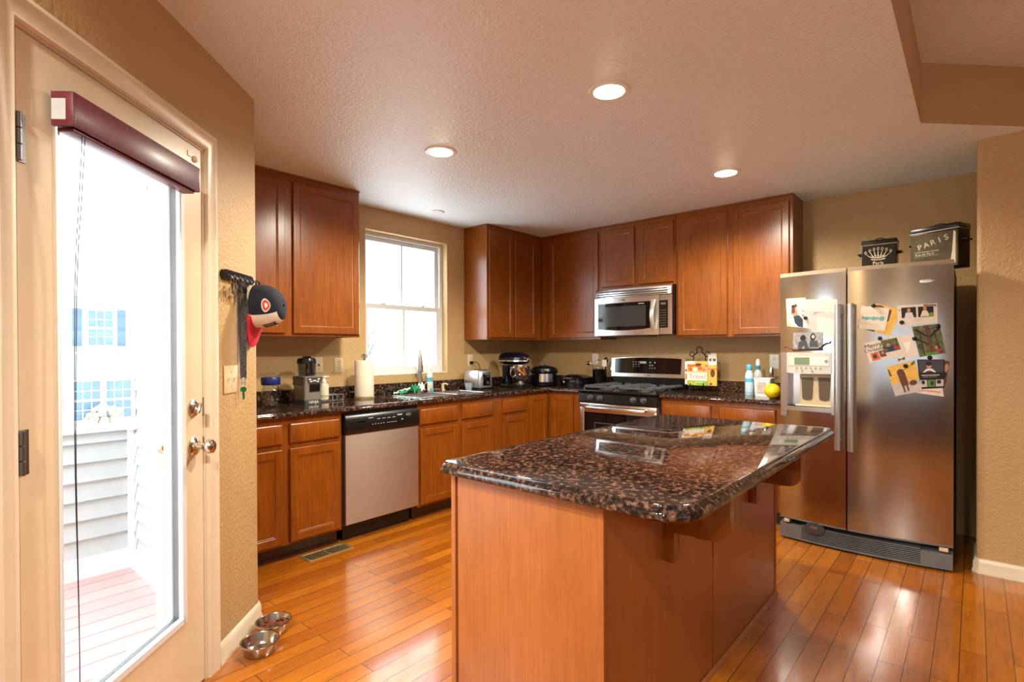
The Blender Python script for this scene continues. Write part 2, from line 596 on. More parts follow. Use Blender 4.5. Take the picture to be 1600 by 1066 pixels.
for (ax, ay), (bx, by) in zip(pts, pts[1:]):
    mb.m(1).poly([(ax, ay, ZC), (bx, by, ZC), (bx, by, HC), (ax, ay, HC)])
struct(mb.build('ceiling_raised', ['ceil', 'ceil2']), 'tan raised ceiling of the adjoining room with its soffit edge')

# door wall with its short return to the window wall
mb = MB()
mb.box(-1.95, -1.275, 0, 0.15, -0.02, 2.82, M=DW)
mb.box(-1.275, -0.455, 0, 0.15, 2.047, 2.82, M=DW)
q = [tuple(dw(-0.455)), tuple(dw(-0.03))]
c0 = dw(-0.03)
for k in range(1, 6):                        # rounded outside corner
    t = k / 6
    b0, b1, b2 = dw(-0.03), P0, Vector((P0.x, P0.y + 0.03))
    p = b0 * (1 - t) ** 2 + b1 * 2 * t * (1 - t) + b2 * t * t
    q.append(tuple(p))
q += [(P0.x, P0.y + 0.03), (P0.x, YC + 0.13), (0.965, YC + 0.13), (0.965, 2.64), tuple(dw(-0.08, 0.15)), tuple(dw(-0.455, 0.15))]
mb.prism(q, -0.02, 2.82)
struct(mb.build('wall_left', 'wall', angle=50), 'tan textured wall around the glazed door')

mb = MB()
x0, x1, z0, z1 = SWIN
w0, w1 = YC, YC + 0.13
mb.box(P0.x - 0.001, x0, w0, w1, -0.02, 2.82)
mb.box(x1, 4.83, w0, w1, -0.02, 2.82)
mb.box(x0, x1, w0, w1, -0.02, z0)
mb.box(x0, x1, w0, w1, z1, 2.82)
struct(mb.build('wall_back', 'wall'), 'tan wall around the kitchen window')
struct(MB().box(XC, XC + 0.115, -0.02, YC, -0.02, 2.82).build('wall_stove', 'wall'), 'tan wall behind the range and refrigerator')
mb = MB()
q = [(XC, -0.007), (4.02, -0.007)] + [(4.0 + 0.0 + 0.02 - 0.02 * math.sin(t), -0.027 + 0.02 * math.cos(t)) for t in (0.5, 1.0)] + [(4.0, -0.03), (4.0, -4.1), (4.83, -4.1), (4.83, -0.007)]
mb.prism([(p[0] - 0.018 if p[0] < 4.5 else p[0], p[1]) for p in q], -0.02, 2.82)
struct(mb.build('wall_right', 'wall', angle=50), 'tan wall stub with rounded corner beside the refrigerator')
# the parts of the house behind the camera, with daylight windows
mb = MB()
aa = dw(-1.95, 0.0)
mb.box(-4.1, aa.x, aa.y, aa.y + 0.13, -0.02, 2.82)
struct(mb.build('wall_rear_left', 'wall'))
mb = MB()
mb.box(-4.12, -4.0, -4.1, -2.7, -0.02, 2.82)
mb.box(-4.12, -4.0, 0.95, 1.45, -0.02, 2.82)
mb.box(-4.12, -4.0, -2.7, 0.95, 1.80, 2.82)
mb.box(-4.12, -4.0, -2.7, 0.95, -0.02, 0.30)
struct(mb.build('wall_rear', 'wall'))
mb = MB()
mb.box(-4.1, -2.2, -4.12, -4.0, -0.02, 2.82)
mb.box(1.4, 4.0, -4.12, -4.0, -0.02, 2.82)
mb.box(-2.2, 1.4, -4.12, -4.0, 2.2, 2.82)
mb.box(-2.2, 1.4, -4.12, -4.0, -0.02, 0.6)
struct(mb.build('wall_rear_right', 'wall'))
def plainwindow(name, ax, u0, u1, z0, z1, c):
    def P(mb, a0, a1, b0, b1):
        if ax == 'x':
            mb.box(c - 0.03, c + 0.03, a0, a1, b0, b1)
        else:
            mb.box(a0, a1, c - 0.03, c + 0.03, b0, b1)
    r = thing(name, None, None, (c, (u0 + u1) / 2, z0) if ax == 'x' else ((u0 + u1) / 2, c, z0))
    r['kind'] = 'structure'
    m = MB()
    P(m, u0, u0 + 0.06, z0, z1); P(m, u1 - 0.06, u1, z0, z1)
    P(m, u0 + 0.06, u1 - 0.06, z0, z0 + 0.06); P(m, u0 + 0.06, u1 - 0.06, z1 - 0.06, z1)
    um = (u0 + u1) / 2
    P(m, um - 0.03, um + 0.03, z0 + 0.06, z1 - 0.06)
    m.build('frame', 'vinyl', r)
    for a, b in ((u0 + 0.06, um - 0.03), (um + 0.03, u1 - 0.06)):
        m = MB()
        if ax == 'x':
            m.box(c - 0.003, c + 0.003, a, b, z0 + 0.06, z1 - 0.06)
        else:
            m.box(a, b, c - 0.003, c + 0.003, z0 + 0.06, z1 - 0.06)
        m.build('window_pane', 'tinted', r)
plainwindow('window_2', 'x', -2.7, 0.95, 0.30, 1.80, -4.06)
plainwindow('window_3', 'y', -2.2, 1.4, 0.6, 2.2, -4.06)

BB = [(0, 0), (0.019, 0), (0.019, 0.012), (0.014, 0.022), (0.014, 0.058), (0.010, 0.068), (0.006, 0.078), (0, 0.082)]
struct(sweep(MB(), [tuple(dw(-0.386)), tuple(dw(-0.012)), (P0.x, P0.y + 0.012), (P0.x, 3.10)], BB).build('baseboard_left', 'trim'))
struct(sweep(MB(), [(3.982, -4.0), (3.982, -0.022), (3.997, -0.007), (4.3, -0.007)][::-1], BB).build('baseboard_right', 'trim')) if False else struct(sweep(MB(), [(4.30, -0.007), (3.997, -0.007), (3.982, -0.022), (3.982, -3.99)][::-1], [(-o, z) for o, z in BB]).build('baseboard_right', 'trim'))

# door casing (interior), jambs
mb = MB()
CS = [(0, 0), (0.067, 0), (0.067, -0.018), (0.055, -0.021), (0.045, -0.016), (0.016, -0.012), (0.006, -0.014), (0, -0.008)]
def cas(path):
    # path in (s, z); profile across, protruding to the room (-y)
    rails = []
    for o, d in CS:
        rails.append([(p.x, d, p.y) for p in offset_path(path, -o)])
    mb.loft([[rails[j][i] for j in range(len(CS))] for i in range(len(path))], M=DW)
cas([(-1.273, 0.0), (-1.273, 2.042), (-0.456, 2.042), (-0.456, 0.0)])
struct(mb.build('trim_1', 'trim'), 'cream moulded casing around the glazed door')
mb = MB()
mb.box(-1.275, -1.262, 0.0, 0.15, 0, 2.047, M=DW)
mb.box(-0.468, -0.455, 0.0, 0.15, 0, 2.047, M=DW)
mb.box(-1.262, -0.468, 0.0, 0.15, 2.036, 2.047, M=DW)
mb.box(-1.262, -1.25, 0.05, 0.085, 0, 2.036, M=DW)
mb.box(-0.481, -0.468, 0.05, 0.085, 0, 2.036, M=DW)
# outside brick moulding
mb.box(-1.33, -1.26, 0.15, 0.185, 0, 2.10, M=DW)
mb.box(-0.47, -0.40, 0.15, 0.185, 0, 2.10, M=DW)
mb.box(-1.33, -0.40, 0.15, 0.185, 2.04, 2.11, M=DW)
mb.box(-1.262, -0.468, 0.02, 0.20, -0.03, 0.006, M=DW)
struct(mb.build('trim_2', 'trim'), 'door jambs and threshold')

door = thing('door_1', 'cream full-glass door with brass-toned knob, opening on to the deck', None, tuple(dw(-0.865)) + (0.0,))
door['kind'] = 'structure'
LS0, LS1, LZ0, LZ1 = -1.143, -0.604, 0.30, 1.872
mb = MB()
mb.box(-1.258, LS0, 0.002, 0.047, 0.010, 2.032, M=DW)
mb.box(LS1, -0.472, 0.002, 0.047, 0.010, 2.032, M=DW)
mb.box(LS0, LS1, 0.002, 0.047, 0.010, LZ0, M=DW)
mb.box(LS0, LS1, 0.002, 0.047, LZ1, 2.032, M=DW)
mb.build('door_leaf', 'door', door)
mb = MB()
f = 0.022
for v0, v1 in ((-0.006, 0.012), (0.034, 0.058)):
    mb.box(LS0 - 0.002, LS0 + 0.004, v0, v1, LZ0 - 0.012, LZ1 + 0.012, 0.003, 1, M=DW)
    mb.box(LS1 - f + 0.008, LS1 + 0.012, v0, v1, LZ0 - 0.012, LZ1 + 0.012, 0.003, 1, M=DW)
    mb.box(LS0 + 0.004, LS1, v0, v1, LZ0 - 0.012, LZ0 + f - 0.008, 0.003, 1, M=DW)
    mb.box(LS0 + 0.004, LS1, v0, v1, LZ1 - f + 0.008, LZ1 + 0.012, 0.003, 1, M=DW)
mb.build('glazing_frame', 'vinyl', door)
mb = MB()
mb.box(LS0, LS0 + 0.008, 0.012, 0.034, LZ0, LZ1, M=DW)
mb.box(LS1 - 0.008, LS1, 0.012, 0.034, LZ0, LZ1, M=DW)
mb.box(LS0 + .008, LS1 - .008, 0.012, 0.034, LZ0, LZ0 + 0.008, M=DW)
mb.build('glass_spacer', 'grey', door)
MB().box(LS0 + 0.008, LS1 - 0.008, 0.021, 0.025, LZ0 + 0.008, LZ1, M=DW).build('glass_pane', 'glass', door)
for z0, z1 in ((1.718, 1.832), (0.976, 1.083), (0.235, 0.345)):
    mb = MB()
    for k in range(3):
        h = (z1 - z0) / 3
        mb.cyl(dw(-1.2615, -0.006).to_3d() + Vector((0, 0, z0 + k * h + 0.0008)), 0.0075, h - 0.0016, seg=14, bev=0.001)
    mb.box(-1.2615, -1.236, -0.0015, 0.003, z0, z1, M=DW)
    mb.build('hinge', 'iron', door)
mb = MB()
mb.lathe([(0.033, 0), (0.033, 0.004), (0.027, 0.010), (0.018, 0.013), (0, 0.014)], M=DW @ T(-0.535, 0.002, 1.056) @ RX(90))
mb.box(-0.0055, 0.0055, -0.02, 0.02, 0.012, 0.028, 0.003, 2, M=DW @ T(-0.535, 0.002, 1.056) @ RX(90) @ RZ(-25))
mb.build('deadbolt', 'nickel', door)
mb = MB()
mb.lathe([(0.036, 0), (0.036, 0.004), (0.030, 0.010), (0.018, 0.013), (0.012, 0.016), (0.011, 0.036), (0.016, 0.042), (0.026, 0.052), (0.028, 0.062), (0.024, 0.072), (0.012, 0.078), (0, 0.079)], M=DW @ T(-0.535, 0.002, 0.913) @ RX(90))
mb.build('door_knob', 'nickel', door)
mb = MB()
mb.lathe([(0.036, 0), (0.036, 0.004), (0.030, 0.010), (0.018, 0.013), (0.012, 0.016), (0.011, 0.036), (0.016, 0.042), (0.026, 0.052), (0.028, 0.062), (0.024, 0.072), (0.012, 0.078), (0, 0.079)], M=DW @ T(-0.535, 0.047, 0.913) @ RX(-90))
mb.build('door_knob', 'nickel', door)
mb = MB()
mb.box(-0.4715, -0.4665, -0.001, 0.046, 1.02, 1.09, M=DW)
mb.box(-0.4715, -0.4665, -0.001, 0.046, 0.885, 0.94, M=DW)
mb.build('latch_plate', 'iron', door)
mb = MB()
mb.box(-0.560, -0.535, -0.001, 0.003, 1.985, 2.005, 0.001, 1, M=DW)
mb.lathe([(0.012, 0), (0.012, 0.006), (0.006, 0.010), (0, 0.010)], M=DW @ T(-0.515, 0.002, 1.985) @ RX(90))
mb.build('alarm_sensor', 'door', door)

# raised slat blind hung on the door
bl = thing('raised_blind', 'burgundy slat blind drawn up to the top of the glazed door', 'blind', tuple(dw(-0.886, -0.03)) + (1.835,))
mb = MB()
mb.box(-1.165, -0.600, -0.062, -0.054, 1.838, 1.924, 0.002, 2, M=DW)
mb.box(-1.172, -1.160, -0.062, -0.008, 1.838, 1.924, 0.002, 2, M=DW)
mb.box(-0.606, -0.594, -0.062, -0.008, 1.838, 1.924, 0.002, 2, M=DW)
mb.box(-1.165, -0.600, -0.060, -0.046, 1.918, 1.926, 0.002, 2, M=DW)
mb.build('valance', 'burg', bl)
mb = MB()
for k in range(9):
    mb.box(-1.155, -0.612, -0.050, -0.012, 1.842 + k * 0.0052, 1.8455 + k * 0.0052, M=DW)
mb.build('slat_stack', 'burg', bl)
MB().box(-1.156, -0.611, -0.051, -0.010, 1.828, 1.840, 0.003, 2, M=DW).build('bottom_rail', 'burg', bl)
MB().box(-1.157, -0.610, -0.046, -0.008, 1.892, 1.922, 0.001, 1, M=DW).build('head_rail', 'iron', bl)
MB().box(-1.1735, -1.1712, -0.045, -0.010, 1.852, 1.905, 0.0005, 1, M=DW).build('mounting_bracket', 'ltgrey', bl)
mb = MB()
for s0, s1 in ((-1.128, -1.122), (-1.118, -1.124)):
    pts = []
    for k in range(15):
        t = k / 14
        s = s0 + (s1 - s0) * t + 0.004 * math.sin(t * 9)
        p = dw(s, -0.056 + 0.03 * min(1, t * 4))
        pts.append((p.x, p.y, 1.915 - t * 1.70))
    mb.tube(pts, 0.0011, 6)
mb.build('pull_cord', 'ink', bl)

# ------------------------------------------------------------------ kitchen window
x0, x1, z0, z1 = SWIN
win = thing('window_1', 'white single-hung vinyl window over the sink', None, ((x0 + x1) / 2, YC + 0.09, z0))
win['kind'] = 'structure'
def frame(mb, u0, u1, z0, z1, w, y0, y1):
    mb.box(u0, u0 + w, y0, y1, z0, z1)
    mb.box(u1 - w, u1, y0, y1, z0, z1)
    mb.box(u0 + w, u1 - w, y0, y1, z0, z0 + w)
    mb.box(u0 + w, u1 - w, y0, y1, z1 - w, z1)
    return mb
yw = YC + 0.068
mb = MB()
frame(mb, x0 + 0.001, x1 - 0.001, z0 + 0.001, z1 - 0.001, 0.032, yw, YC + 0.128)
mb.build('window_frame', 'sashvinyl', win)
ux0, ux1 = x0 + 0.033, x1 - 0.033
zm = 1.655
mb = frame(MB(), ux0, ux1, z0 + 0.033, zm, 0.038, yw + 0.004, yw + 0.026)
mb.box((ux0 + ux1) / 2 - 0.011, (ux0 + ux1) / 2 + 0.011, yw + 0.010, yw + 0.022, z0 + 0.071, zm - 0.038)
mb.build('lower_sash', 'sashvinyl', win)
mb = frame(MB(), ux0, ux1, zm - 0.03, z1 - 0.033, 0.036, yw + 0.030, yw + 0.052)
mb.box((ux0 + ux1) / 2 - 0.008, (ux0 + ux1) / 2 + 0.008, yw + 0.036, yw + 0.048, zm + 0.006, z1 - 0.069)
mb.build('upper_sash', 'sashvinyl', win)
MB().box(ux0 + 0.038, ux1 - 0.038, yw + 0.0145, yw + 0.0175, z0 + 0.071, zm - 0.038).build('window_pane', 'glass', win)
MB().box(ux0 + 0.036, ux1 - 0.036, yw + 0.0395, yw + 0.0425, zm + 0.006, z1 - 0.069).build('window_pane', 'glass', win)
for xx in (2.70, 3.13):
    mb = MB()
    mb.box(xx - 0.022, xx + 0.022, yw + 0.003, yw + 0.024, zm, zm + 0.010, 0.003, 2)
    mb.box(xx - 0.004, xx + 0.028, yw + 0.001, yw + 0.016, zm + 0.010, zm + 0.017, 0.003, 2)
    mb.build('sash_lock', 'sashvinyl', win)
mb = MB()
mb.box(x0 + 0.0005, x1 - 0.0005, YC - 0.004, yw, z0 + 0.0002, z0 + 0.014, 0.003, 2)
mb.build('window_sill', 'trim', win)

# ------------------------------------------------------------------ outside
DZ = -0.065
struct(MB().prism([(-3.0, 4.05), (-3.0, -0.6), tuple(dw(-2.9, 0.155)), tuple(dw(-0.09, 0.155)), (0.955, 2.66), (0.955, 4.05)][::-1], DZ - 0.04, DZ).build('deck_floor', 'deck'), 'pinkish deck boards outside the glazed door')
def lap(mb, p0, p1, z0, z1, pitch, nrm, back=0.02):
    p0, p1, nrm = Vector(p0), Vector(p1), Vector(nrm)
    z = z0
    while z < z1 - 1e-4:
        zt = min(z + pitch, z1)
        ring = []
        for p in (p0, p1):
            ring.append([tuple(p - nrm * back) + (z,), tuple(p + nrm * 0.026) + (z,), tuple(p + nrm * 0.003) + (zt,), tuple(p - nrm * back) + (zt,)])
        mb.loft(ring)
        z = zt
mb = MB()
lap(mb, (0.960, 2.70), (0.960, 3.875), 0.02, 2.9, 0.1125, (-1, 0))
struct(mb.build('wall_deck_side', 'siding'), 'white lap siding of the house beside the deck')
mb = MB()
lap(mb, (0.960, 3.875), (0.960, 3.955), 0.05, 0.785, 0.1125, (-1, 0))
lap(mb, (-3.0, 3.965), (0.945, 3.965), 0.05, 0.785, 0.1125, (0, -1))
struct(mb.build('wall_deck_parapet', 'siding'), 'low white sided parapet around the deck')
mb = MB()
mb.box(-3.0, 1.02, 3.925, 4.07, 0.785, 0.815, 0.004, 1)
mb.box(0.90, 1.02, 3.88, 3.93, 0.785, 0.815, 0.004, 1)
mb.box(-3.0, 0.945, 3.93, 3.952, DZ, 0.055)
mb.box(0.922, 0.944, 2.70, 3.95, DZ, 0.03)
mb.box(0.915, 0.945, 3.925, 3.955, 0.05, 0.785)
struct(mb.build('trim_3', 'vinyl'), 'white cap rail and base boards of the deck parapet')
ln = thing('wall_lantern', 'small framed wall lantern hung on the white siding outside the door', 'lantern', (0.90, 3.25, 1.78))
mb = MB()
for dx in (-0.045, 0.045):
    for dy in (-0.045, 0.045):
        mb.box(0.885 + dx - 0.004, 0.885 + dx + 0.004, 3.25 + dy - 0.004, 3.25 + dy + 0.004, 1.80, 2.02)
mb.box(0.83, 0.94, 3.195, 3.305, 1.785, 1.80, 0.004, 1)
mb.loft([[(0.825, 3.19, 2.02), (0.945, 3.19, 2.02), (0.945, 3.31, 2.02), (0.825, 3.31, 2.02)], [(0.865, 3.23, 2.06), (0.905, 3.23, 2.06), (0.905, 3.27, 2.06), (0.865, 3.27, 2.06)]])
mb.build('lantern_cage', 'ltgrey', ln, M=T(0.02, 0, 0.11))
MB().cyl((0.885, 3.25, 1.80), 0.03, 0.2, seg=16).build('lantern_glass', 'clear', ln, M=T(0.02, 0, 0.11))
mb = MB()
mb.box(0.936, 0.957, 3.20, 3.30, 1.95, 2.10, 0.004, 1)
mb.tube([(0.94, 3.25, 2.08), (0.90, 3.25, 2.10), (0.885, 3.25, 2.055)], 0.008, 8)
mb.build('bracket', 'ltgrey', ln, M=T(0, 0, 0.11))

# the house across the way
YH = 32.0
def hx(x): return 2 * x
def hz(z): return 1.271 + 2 * (z - 1.271)
hs = thing('neighbour_house', 'white sided house across the way with slate shutters, seen through the door', 'house', (6.0, YH, -4.0))
mb = MB()
lap(mb, (-14, YH), (20, YH), -4.0, hz(2.55), 0.2, (0, -1), 0.3)
mb.build('wall', 'siding', hs)
mb = MB()
mb.box(-14.3, 20.3, YH - 0.5, YH, hz(2.55), hz(2.55) + 0.2)
mb.loft([[(-14.5, YH - 0.6, hz(2.55) + 0.2), (20.5, YH - 0.6, hz(2.55) + 0.2), (20.5, YH + 4, hz(2.55) + 0.2), (-14.5, YH + 4, hz(2.55) + 0.2)],
         [(-12, YH + 3.2, hz(2.55) + 2.4), (18, YH + 3.2, hz(2.55) + 2.4), (18, YH + 3.9, hz(2.55) + 2.4), (-12, YH + 3.9, hz(2.55) + 2.4)]])
mb.build('roof', 'roof', hs)
MB().box(hx(2.40), hx(4.6), YH - 0.45, YH - 0.016, hz(1.19), hz(1.24)).build('ledge', 'vinyl', hs)
def hwin(xa, xb, za, zb, cols, rows):
    m = MB()
    frame(m, xa - 0.12, xb + 0.12, za - 0.12, zb + 0.12, 0.12, YH - 0.10, YH - 0.012)
    zmid = (za + zb) / 2
    m.box(xa, xb, YH - 0.09, YH - 0.02, zmid - 0.05, zmid + 0.05)
    for k in range(1, cols):
        xx = xa + (xb - xa) * k / cols
        m.box(xx - 0.015, xx + 0.015, YH - 0.07, YH - 0.03, za, zb)
    for k in range(1, rows):
        zz = za + (zb - za) * k / rows
        m.box(xa, xb, YH - 0.07, YH - 0.03, zz - 0.015, zz + 0.015)
    fo = m.build('window', 'vinyl', hs)
    MB().box(xa, xb, YH - 0.05, YH - 0.017, za, zb).build('pane', 'blueglass', fo)
hwin(hx(2.945), hx(3.427), hz(1.40), hz(2.23), 3, 4)
hwin(hx(2.66), hx(3.17), hz(-0.38), hz(0.54), 3, 4)
hwin(hx(3.28), hx(3.79), hz(-0.38), hz(0.53), 3, 4)
for xa, xb in ((2.65, 2.83), (3.525, 3.69)):
    m = MB()
    m.box(hx(xa), hx(xb), YH - 0.07, YH - 0.017, hz(1.38), hz(2.27))
    for zz in (1.44, 1.80, 2.13):
        m.box(hx(xa), hx(xb), YH - 0.10, YH - 0.07, hz(zz) - 0.03, hz(zz) + 0.03)
    m.build('shutter', 'shutter', hs)
m = MB()
for k in range(9):
    m.box(hx(3.885) + 0.01 * (k % 2), hx(4.15), YH - 0.35, YH - 0.012, hz(-0.40) + k * 0.215, hz(-0.40) + k * 0.215 + 0.205, 0.01, 1)
m.build('brick_pier', 'stone', hs)
m = MB()
for k, ch in enumerate('2621'):
    m.text(ch, 0.24, 0.01, T(hx(2.48), YH - 0.03, hz(0.17) - k * 0.19) @ FRONT)
m.build('house_number', 'charcoal', hs)
MB().box(hx(2.56), hx(2.66), YH - 0.2, YH - 0.017, hz(0.74), hz(0.80), 0.01, 1).build('porch_light', 'grey', hs)
m = MB()
random.seed(3)
for k in range(60):
    a = random.random() * math.pi
    r = 0.55 + random.uniform(-0.16, 0.16)
    m.ball((hx(3.18) + r * math.cos(a), YH - 0.9 + random.uniform(-0.15, 0.15), hz(-0.40) + r * 1.05 * math.sin(a)), 0.13, 0.13, 0.13, 8, 6)
for k in range(10):
    m.ball((hx(3.18) + random.uniform(-0.5, 0.5), YH - 0.9, hz(-0.42) + random.uniform(-2.6, 0.05)), 0.25, 0.2, 0.4, 8, 6)
tag(m.build('ornamental_bush', 'straw'), 'round pale tan bush standing in front of the lower windows of the white house', 'bush')

# bare tree and far roof seen through the kitchen window
random.seed(11)
m = MB()
def branch(p, d, L, r, depth):
    q = p + d * L
    mid = p + d * L * 0.5 + Vector((random.uniform(-1, 1), random.uniform(-1, 1), random.uniform(-0.5, 0.5))) * L * 0.05
    m.tube([p, mid, q], r, 5, radii=[r, r * 0.8, r * 0.6])
    if depth:
        for _ in range(3):
            nd = (d + Vector((random.uniform(-0.8, 0.8), random.uniform(-0.8, 0.8), random.uniform(-0.1, 0.6)))).normalized()
            branch(p + d * L * random.uniform(0.55, 1.0), nd, L * random.uniform(0.55, 0.75), r * 0.55, depth - 1)
branch(Vector((9.6, 14.5, -3.5)), Vector((0.02, 0.05, 1)).normalized(), 3.2, 0.10, 4)
tag(m.build('bare_tree', 'bark'), 'bare leafless tree outside the kitchen window', 'tree')
m = MB()
m.loft([[(14, 24, -4), (26, 24, -4), (26, 30, -4), (14, 30, -4)], [(14, 24, 1.6), (26, 24, 1.6), (26, 30, 1.6), (14, 30, 1.6)]])
fh = thing('far_house', 'pale house with a low gable roof far outside the kitchen window', 'house', (20, 27, -4))
m.build('wall', 'siding', fh)
m = MB()
m.loft([[(13.6, 23.6, 1.6), (20, 23.6, 3.3), (26.4, 23.6, 1.6)], [(13.6, 30.4, 1.6), (20, 30.4, 3.3), (26.4, 30.4, 1.6)]])
m.build('roof', 'roof', fh)

# ------------------------------------------------------------------ cabinets
# cabinet frame: x along the wall, wall at y=0, front towards -y
def Aframe(x):
    return (x, YC, 0.0), 0.0
def Bframe(y):
    return (XC, y, 0.0), NEG90
DOORSTEPS = lambda d, s=0.046: [(0, -d), (0, -(d + 0.015)), (0.004, -(d + 0.019)), (s, -(d + 0.019)), (s + 0.003, -(d + 0.0155)), (s + 0.007, -(d + 0.0145)), (s + 0.011, -(d + 0.010))]
DRAWSTEPS = lambda d: [(0, -d), (0, -(d + 0.011)), (0.003, -(d + 0.0145)), (0.012, -(d + 0.019))]
def add_door(root, u0, u1, z0, z1, d, name='door', steps=None):
    m = MB()
    m.rectloft(u0, u1, z0, z1, (steps or DOORSTEPS)(d))
    return m.build(name, 'cab', root, local=True)
def upper(fr, w, zb, doors, label, d=0.305, zt=ZC - 0.014, extra=None):
    loc, rz = fr
    root = thing('wall_cabinet', label, 'cabinet', (loc[0], loc[1], 0.0), rz)
    m = MB()
    m.box(0, w, -d, -0.001, zb + 0.012, zt, 0.0015, 1)
    for u0, u1 in ((0.0, w),):                      # face frame lip below the bottom panel
        m.box(u0, u1, -d - 0.0005, -d + 0.018, zb, zb + 0.02, 0.001, 1)
    m.box(0, 0.015, -d + 0.018, -0.001, zb, zb + 0.012)
    m.box(w - 0.015, w, -d + 0.018, -0.001, zb, zb + 0.012)
    if extra:
        extra(m)
    m.build('carcass', 'cab', root, local=True)
    m = MB()
    m.box(-0.003, w + 0.003, -d - 0.008, -0.001, zt, ZC - 0.0015, 0.002, 1)
    m.build('scribe_moulding', 'cab', root, local=True)
    for u0, u1, z0, z1 in doors:
        add_door(root, u0, u1, z0, z1, d)
    return root
ZB = 1.362
upper(Aframe(1.113), 1.112, ZB, [(0.02, 0.545, ZB + 0.018, 2.385), (0.600, 1.100, ZB + 0.018, 2.385)],
      'two-door brown maple wall cabinet left of the window')
upper(Aframe(3.582), 1.118 - 0.305, ZB, [(0.020, 0.365, ZB + 0.018, 2.385), (0.384, 0.722, ZB + 0.018, 2.385)],
      'narrow two-door brown maple wall cabinet right of the window')
# right-hand part of that corner, its door facing the room
upper(Bframe(YC - 0.002), YC - 2.712, ZB, [(0.415, 0.997, ZB + 0.018, 2.385)],
      'single wide-door brown maple wall cabinet in the corner, left of the microwave')
upper(Bframe(2.709), 0.756, 1.828, [(0.022, 0.362, 1.852, 2.385), (0.408, 0.738, 1.852, 2.385)],
      'short two-door brown maple wall cabinet above the microwave')
upper(Bframe(1.951), 0.918, ZB, [(0.020, 0.436, ZB + 0.018, 2.385), (0.486, 0.894, ZB + 0.018, 2.385)],
      'tall two-door brown maple wall cabinet nearest the refrigerator')

CT = 0.898                                          # worktop height
CB = CT - 0.033
def lower(fr, w, doors, drawers, label, extra=None, name='base_cabinet', u0=0.0, toe=None):
    loc, rz = fr
    root = thing(name, label, 'cabinet', (loc[0], loc[1], 0.0), rz)
    m = MB()
    if extra:
        extra(m)
    else:
        m.box(u0, w, -0.61, -0.022, 0.095, CB - 0.0015, 0.0015, 1)
    m.build('carcass', 'cab', root, local=True)
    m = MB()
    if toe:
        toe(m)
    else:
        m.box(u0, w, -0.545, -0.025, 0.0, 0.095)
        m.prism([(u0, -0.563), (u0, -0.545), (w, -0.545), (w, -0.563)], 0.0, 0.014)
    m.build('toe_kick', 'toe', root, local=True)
    for a in doors:
        add_door(root, a[0], a[1], 0.112, a[2] if len(a) > 2 else 0.676, 0.61)
    for a in drawers:
        add_door(root, a[0], a[1], 0.706, 0.828, 0.61, 'drawer', DRAWSTEPS)
    return root
lower(Aframe(1.113), 0.772, [(0.02, 0.375), (0.420, 0.755)], [(0.02, 0.375), (0.420, 0.755)],
      'two-door two-drawer maple base cabinet left of the dishwasher')
def sinkcarc(m):
    m.box(0, 0.018, -0.61, -0.022, 0.095, CB - 0.0015)
    m.box(0.878, 0.896, -0.61, -0.022, 0.095, CB - 0.0015)
    m.box(0.018, 0.878, -0.61, -0.022, 0.095, 0.113)
    m.box(0.018, 0.878, -0.61, -0.592, 0.113, CB - 0.0015)
    m.box(0.018, 0.878, -0.04, -0.022, 0.113, CB - 0.0015)
lower(Aframe(2.505), 0.896, [(0.026, 0.408), (0.450, 0.819)], [(0.026, 0.408), (0.450, 0.819)],
      'two-door maple base cabinet under the kitchen sink', extra=sinkcarc)
lower(Aframe(3.402), 0.400, [(0.049, 0.376)], [(0.049, 0.376)],
      'single-door single-drawer maple base cabinet right of the sink')
def corncarc(m):
    m.box(0, 0.906, -0.61, -0.022, 0.095, CB - 0.0015, 0.0015, 1)
    m.box(0.303, 0.890, -1.010, -0.61, 0.095, CB - 0.0015, 0.0015, 1)
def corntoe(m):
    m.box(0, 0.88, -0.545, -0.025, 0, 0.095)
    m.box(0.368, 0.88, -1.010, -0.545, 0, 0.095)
cr = lower(Aframe(3.803), 0.9, [(0.022, 0.284, 0.838)], [], 'L-shaped corner maple base cabinet with a folding pair of doors', extra=corncarc, toe=corntoe)
m = MB()
m.rectloft(YC - 3.071, YC - 2.812, 0.112, 0.838, DOORSTEPS(0.61))
m.build('door', 'cab', cr, local=True, M=T(XC - 3.803, 0, 0) @ RZ(-90))
lower(Bframe(1.947), 0.912, [(0.015, 0.412), (0.470, 0.876)], [(0.015, 0.412), (0.470, 0.876)],
      'two-drawer maple base cabinet between the range and the refrigerator')

# ------------------------------------------------------------------ granite worktops
EDGE = [(0, 0), (0.004, -0.0008), (0.0055, -0.004), (0.0075, -0.0055), (0.013, -0.0075), (0.0175, -0.0135), (0.0185, -0.020), (0.016, -0.028), (0.009, -0.0325), (0, -0.033)]
def slab(mb, outline, holes, z0, z1):
    t = bmesh.new()
    for z in (z0, z1):
        es = []
        for loop in [outline] + holes:
            vs = [t.verts.new((x, y, z)) for x, y in loop]
            es += [t.edges.new((vs[k], vs[(k + 1) % len(vs)])) for k in range(len(vs))]
        bmesh.ops.triangle_fill(t, use_beauty=True, use_dissolve=False, edges=es)
    for loop in [outline] + holes:
        n = len(loop)
        for k in range(n):
            (ax, ay), (bx, by) = loop[k], loop[(k + 1) % n]
            t.faces.new([t.verts.new(p) for p in ((ax, ay, z0), (bx, by, z0), (bx, by, z1), (ax, ay, z1))])
    mb._take(t)
FD = 0.630
ct = thing('worktop', 'dark brown granite L-shaped worktop with backsplash under the kitchen window', 'countertop', (2.6, YC - 0.3, CB))
SX0, SX1, SY0, SY1 = 2.605, 3.315, 3.185, 3.515
m = MB()
outl = [(1.113, YC - FD), (XC - FD, YC - FD), (XC - FD, 2.712), (XC - 0.002, 2.712), (XC - 0.002, YC - 0.002), (1.113, YC - 0.002)]
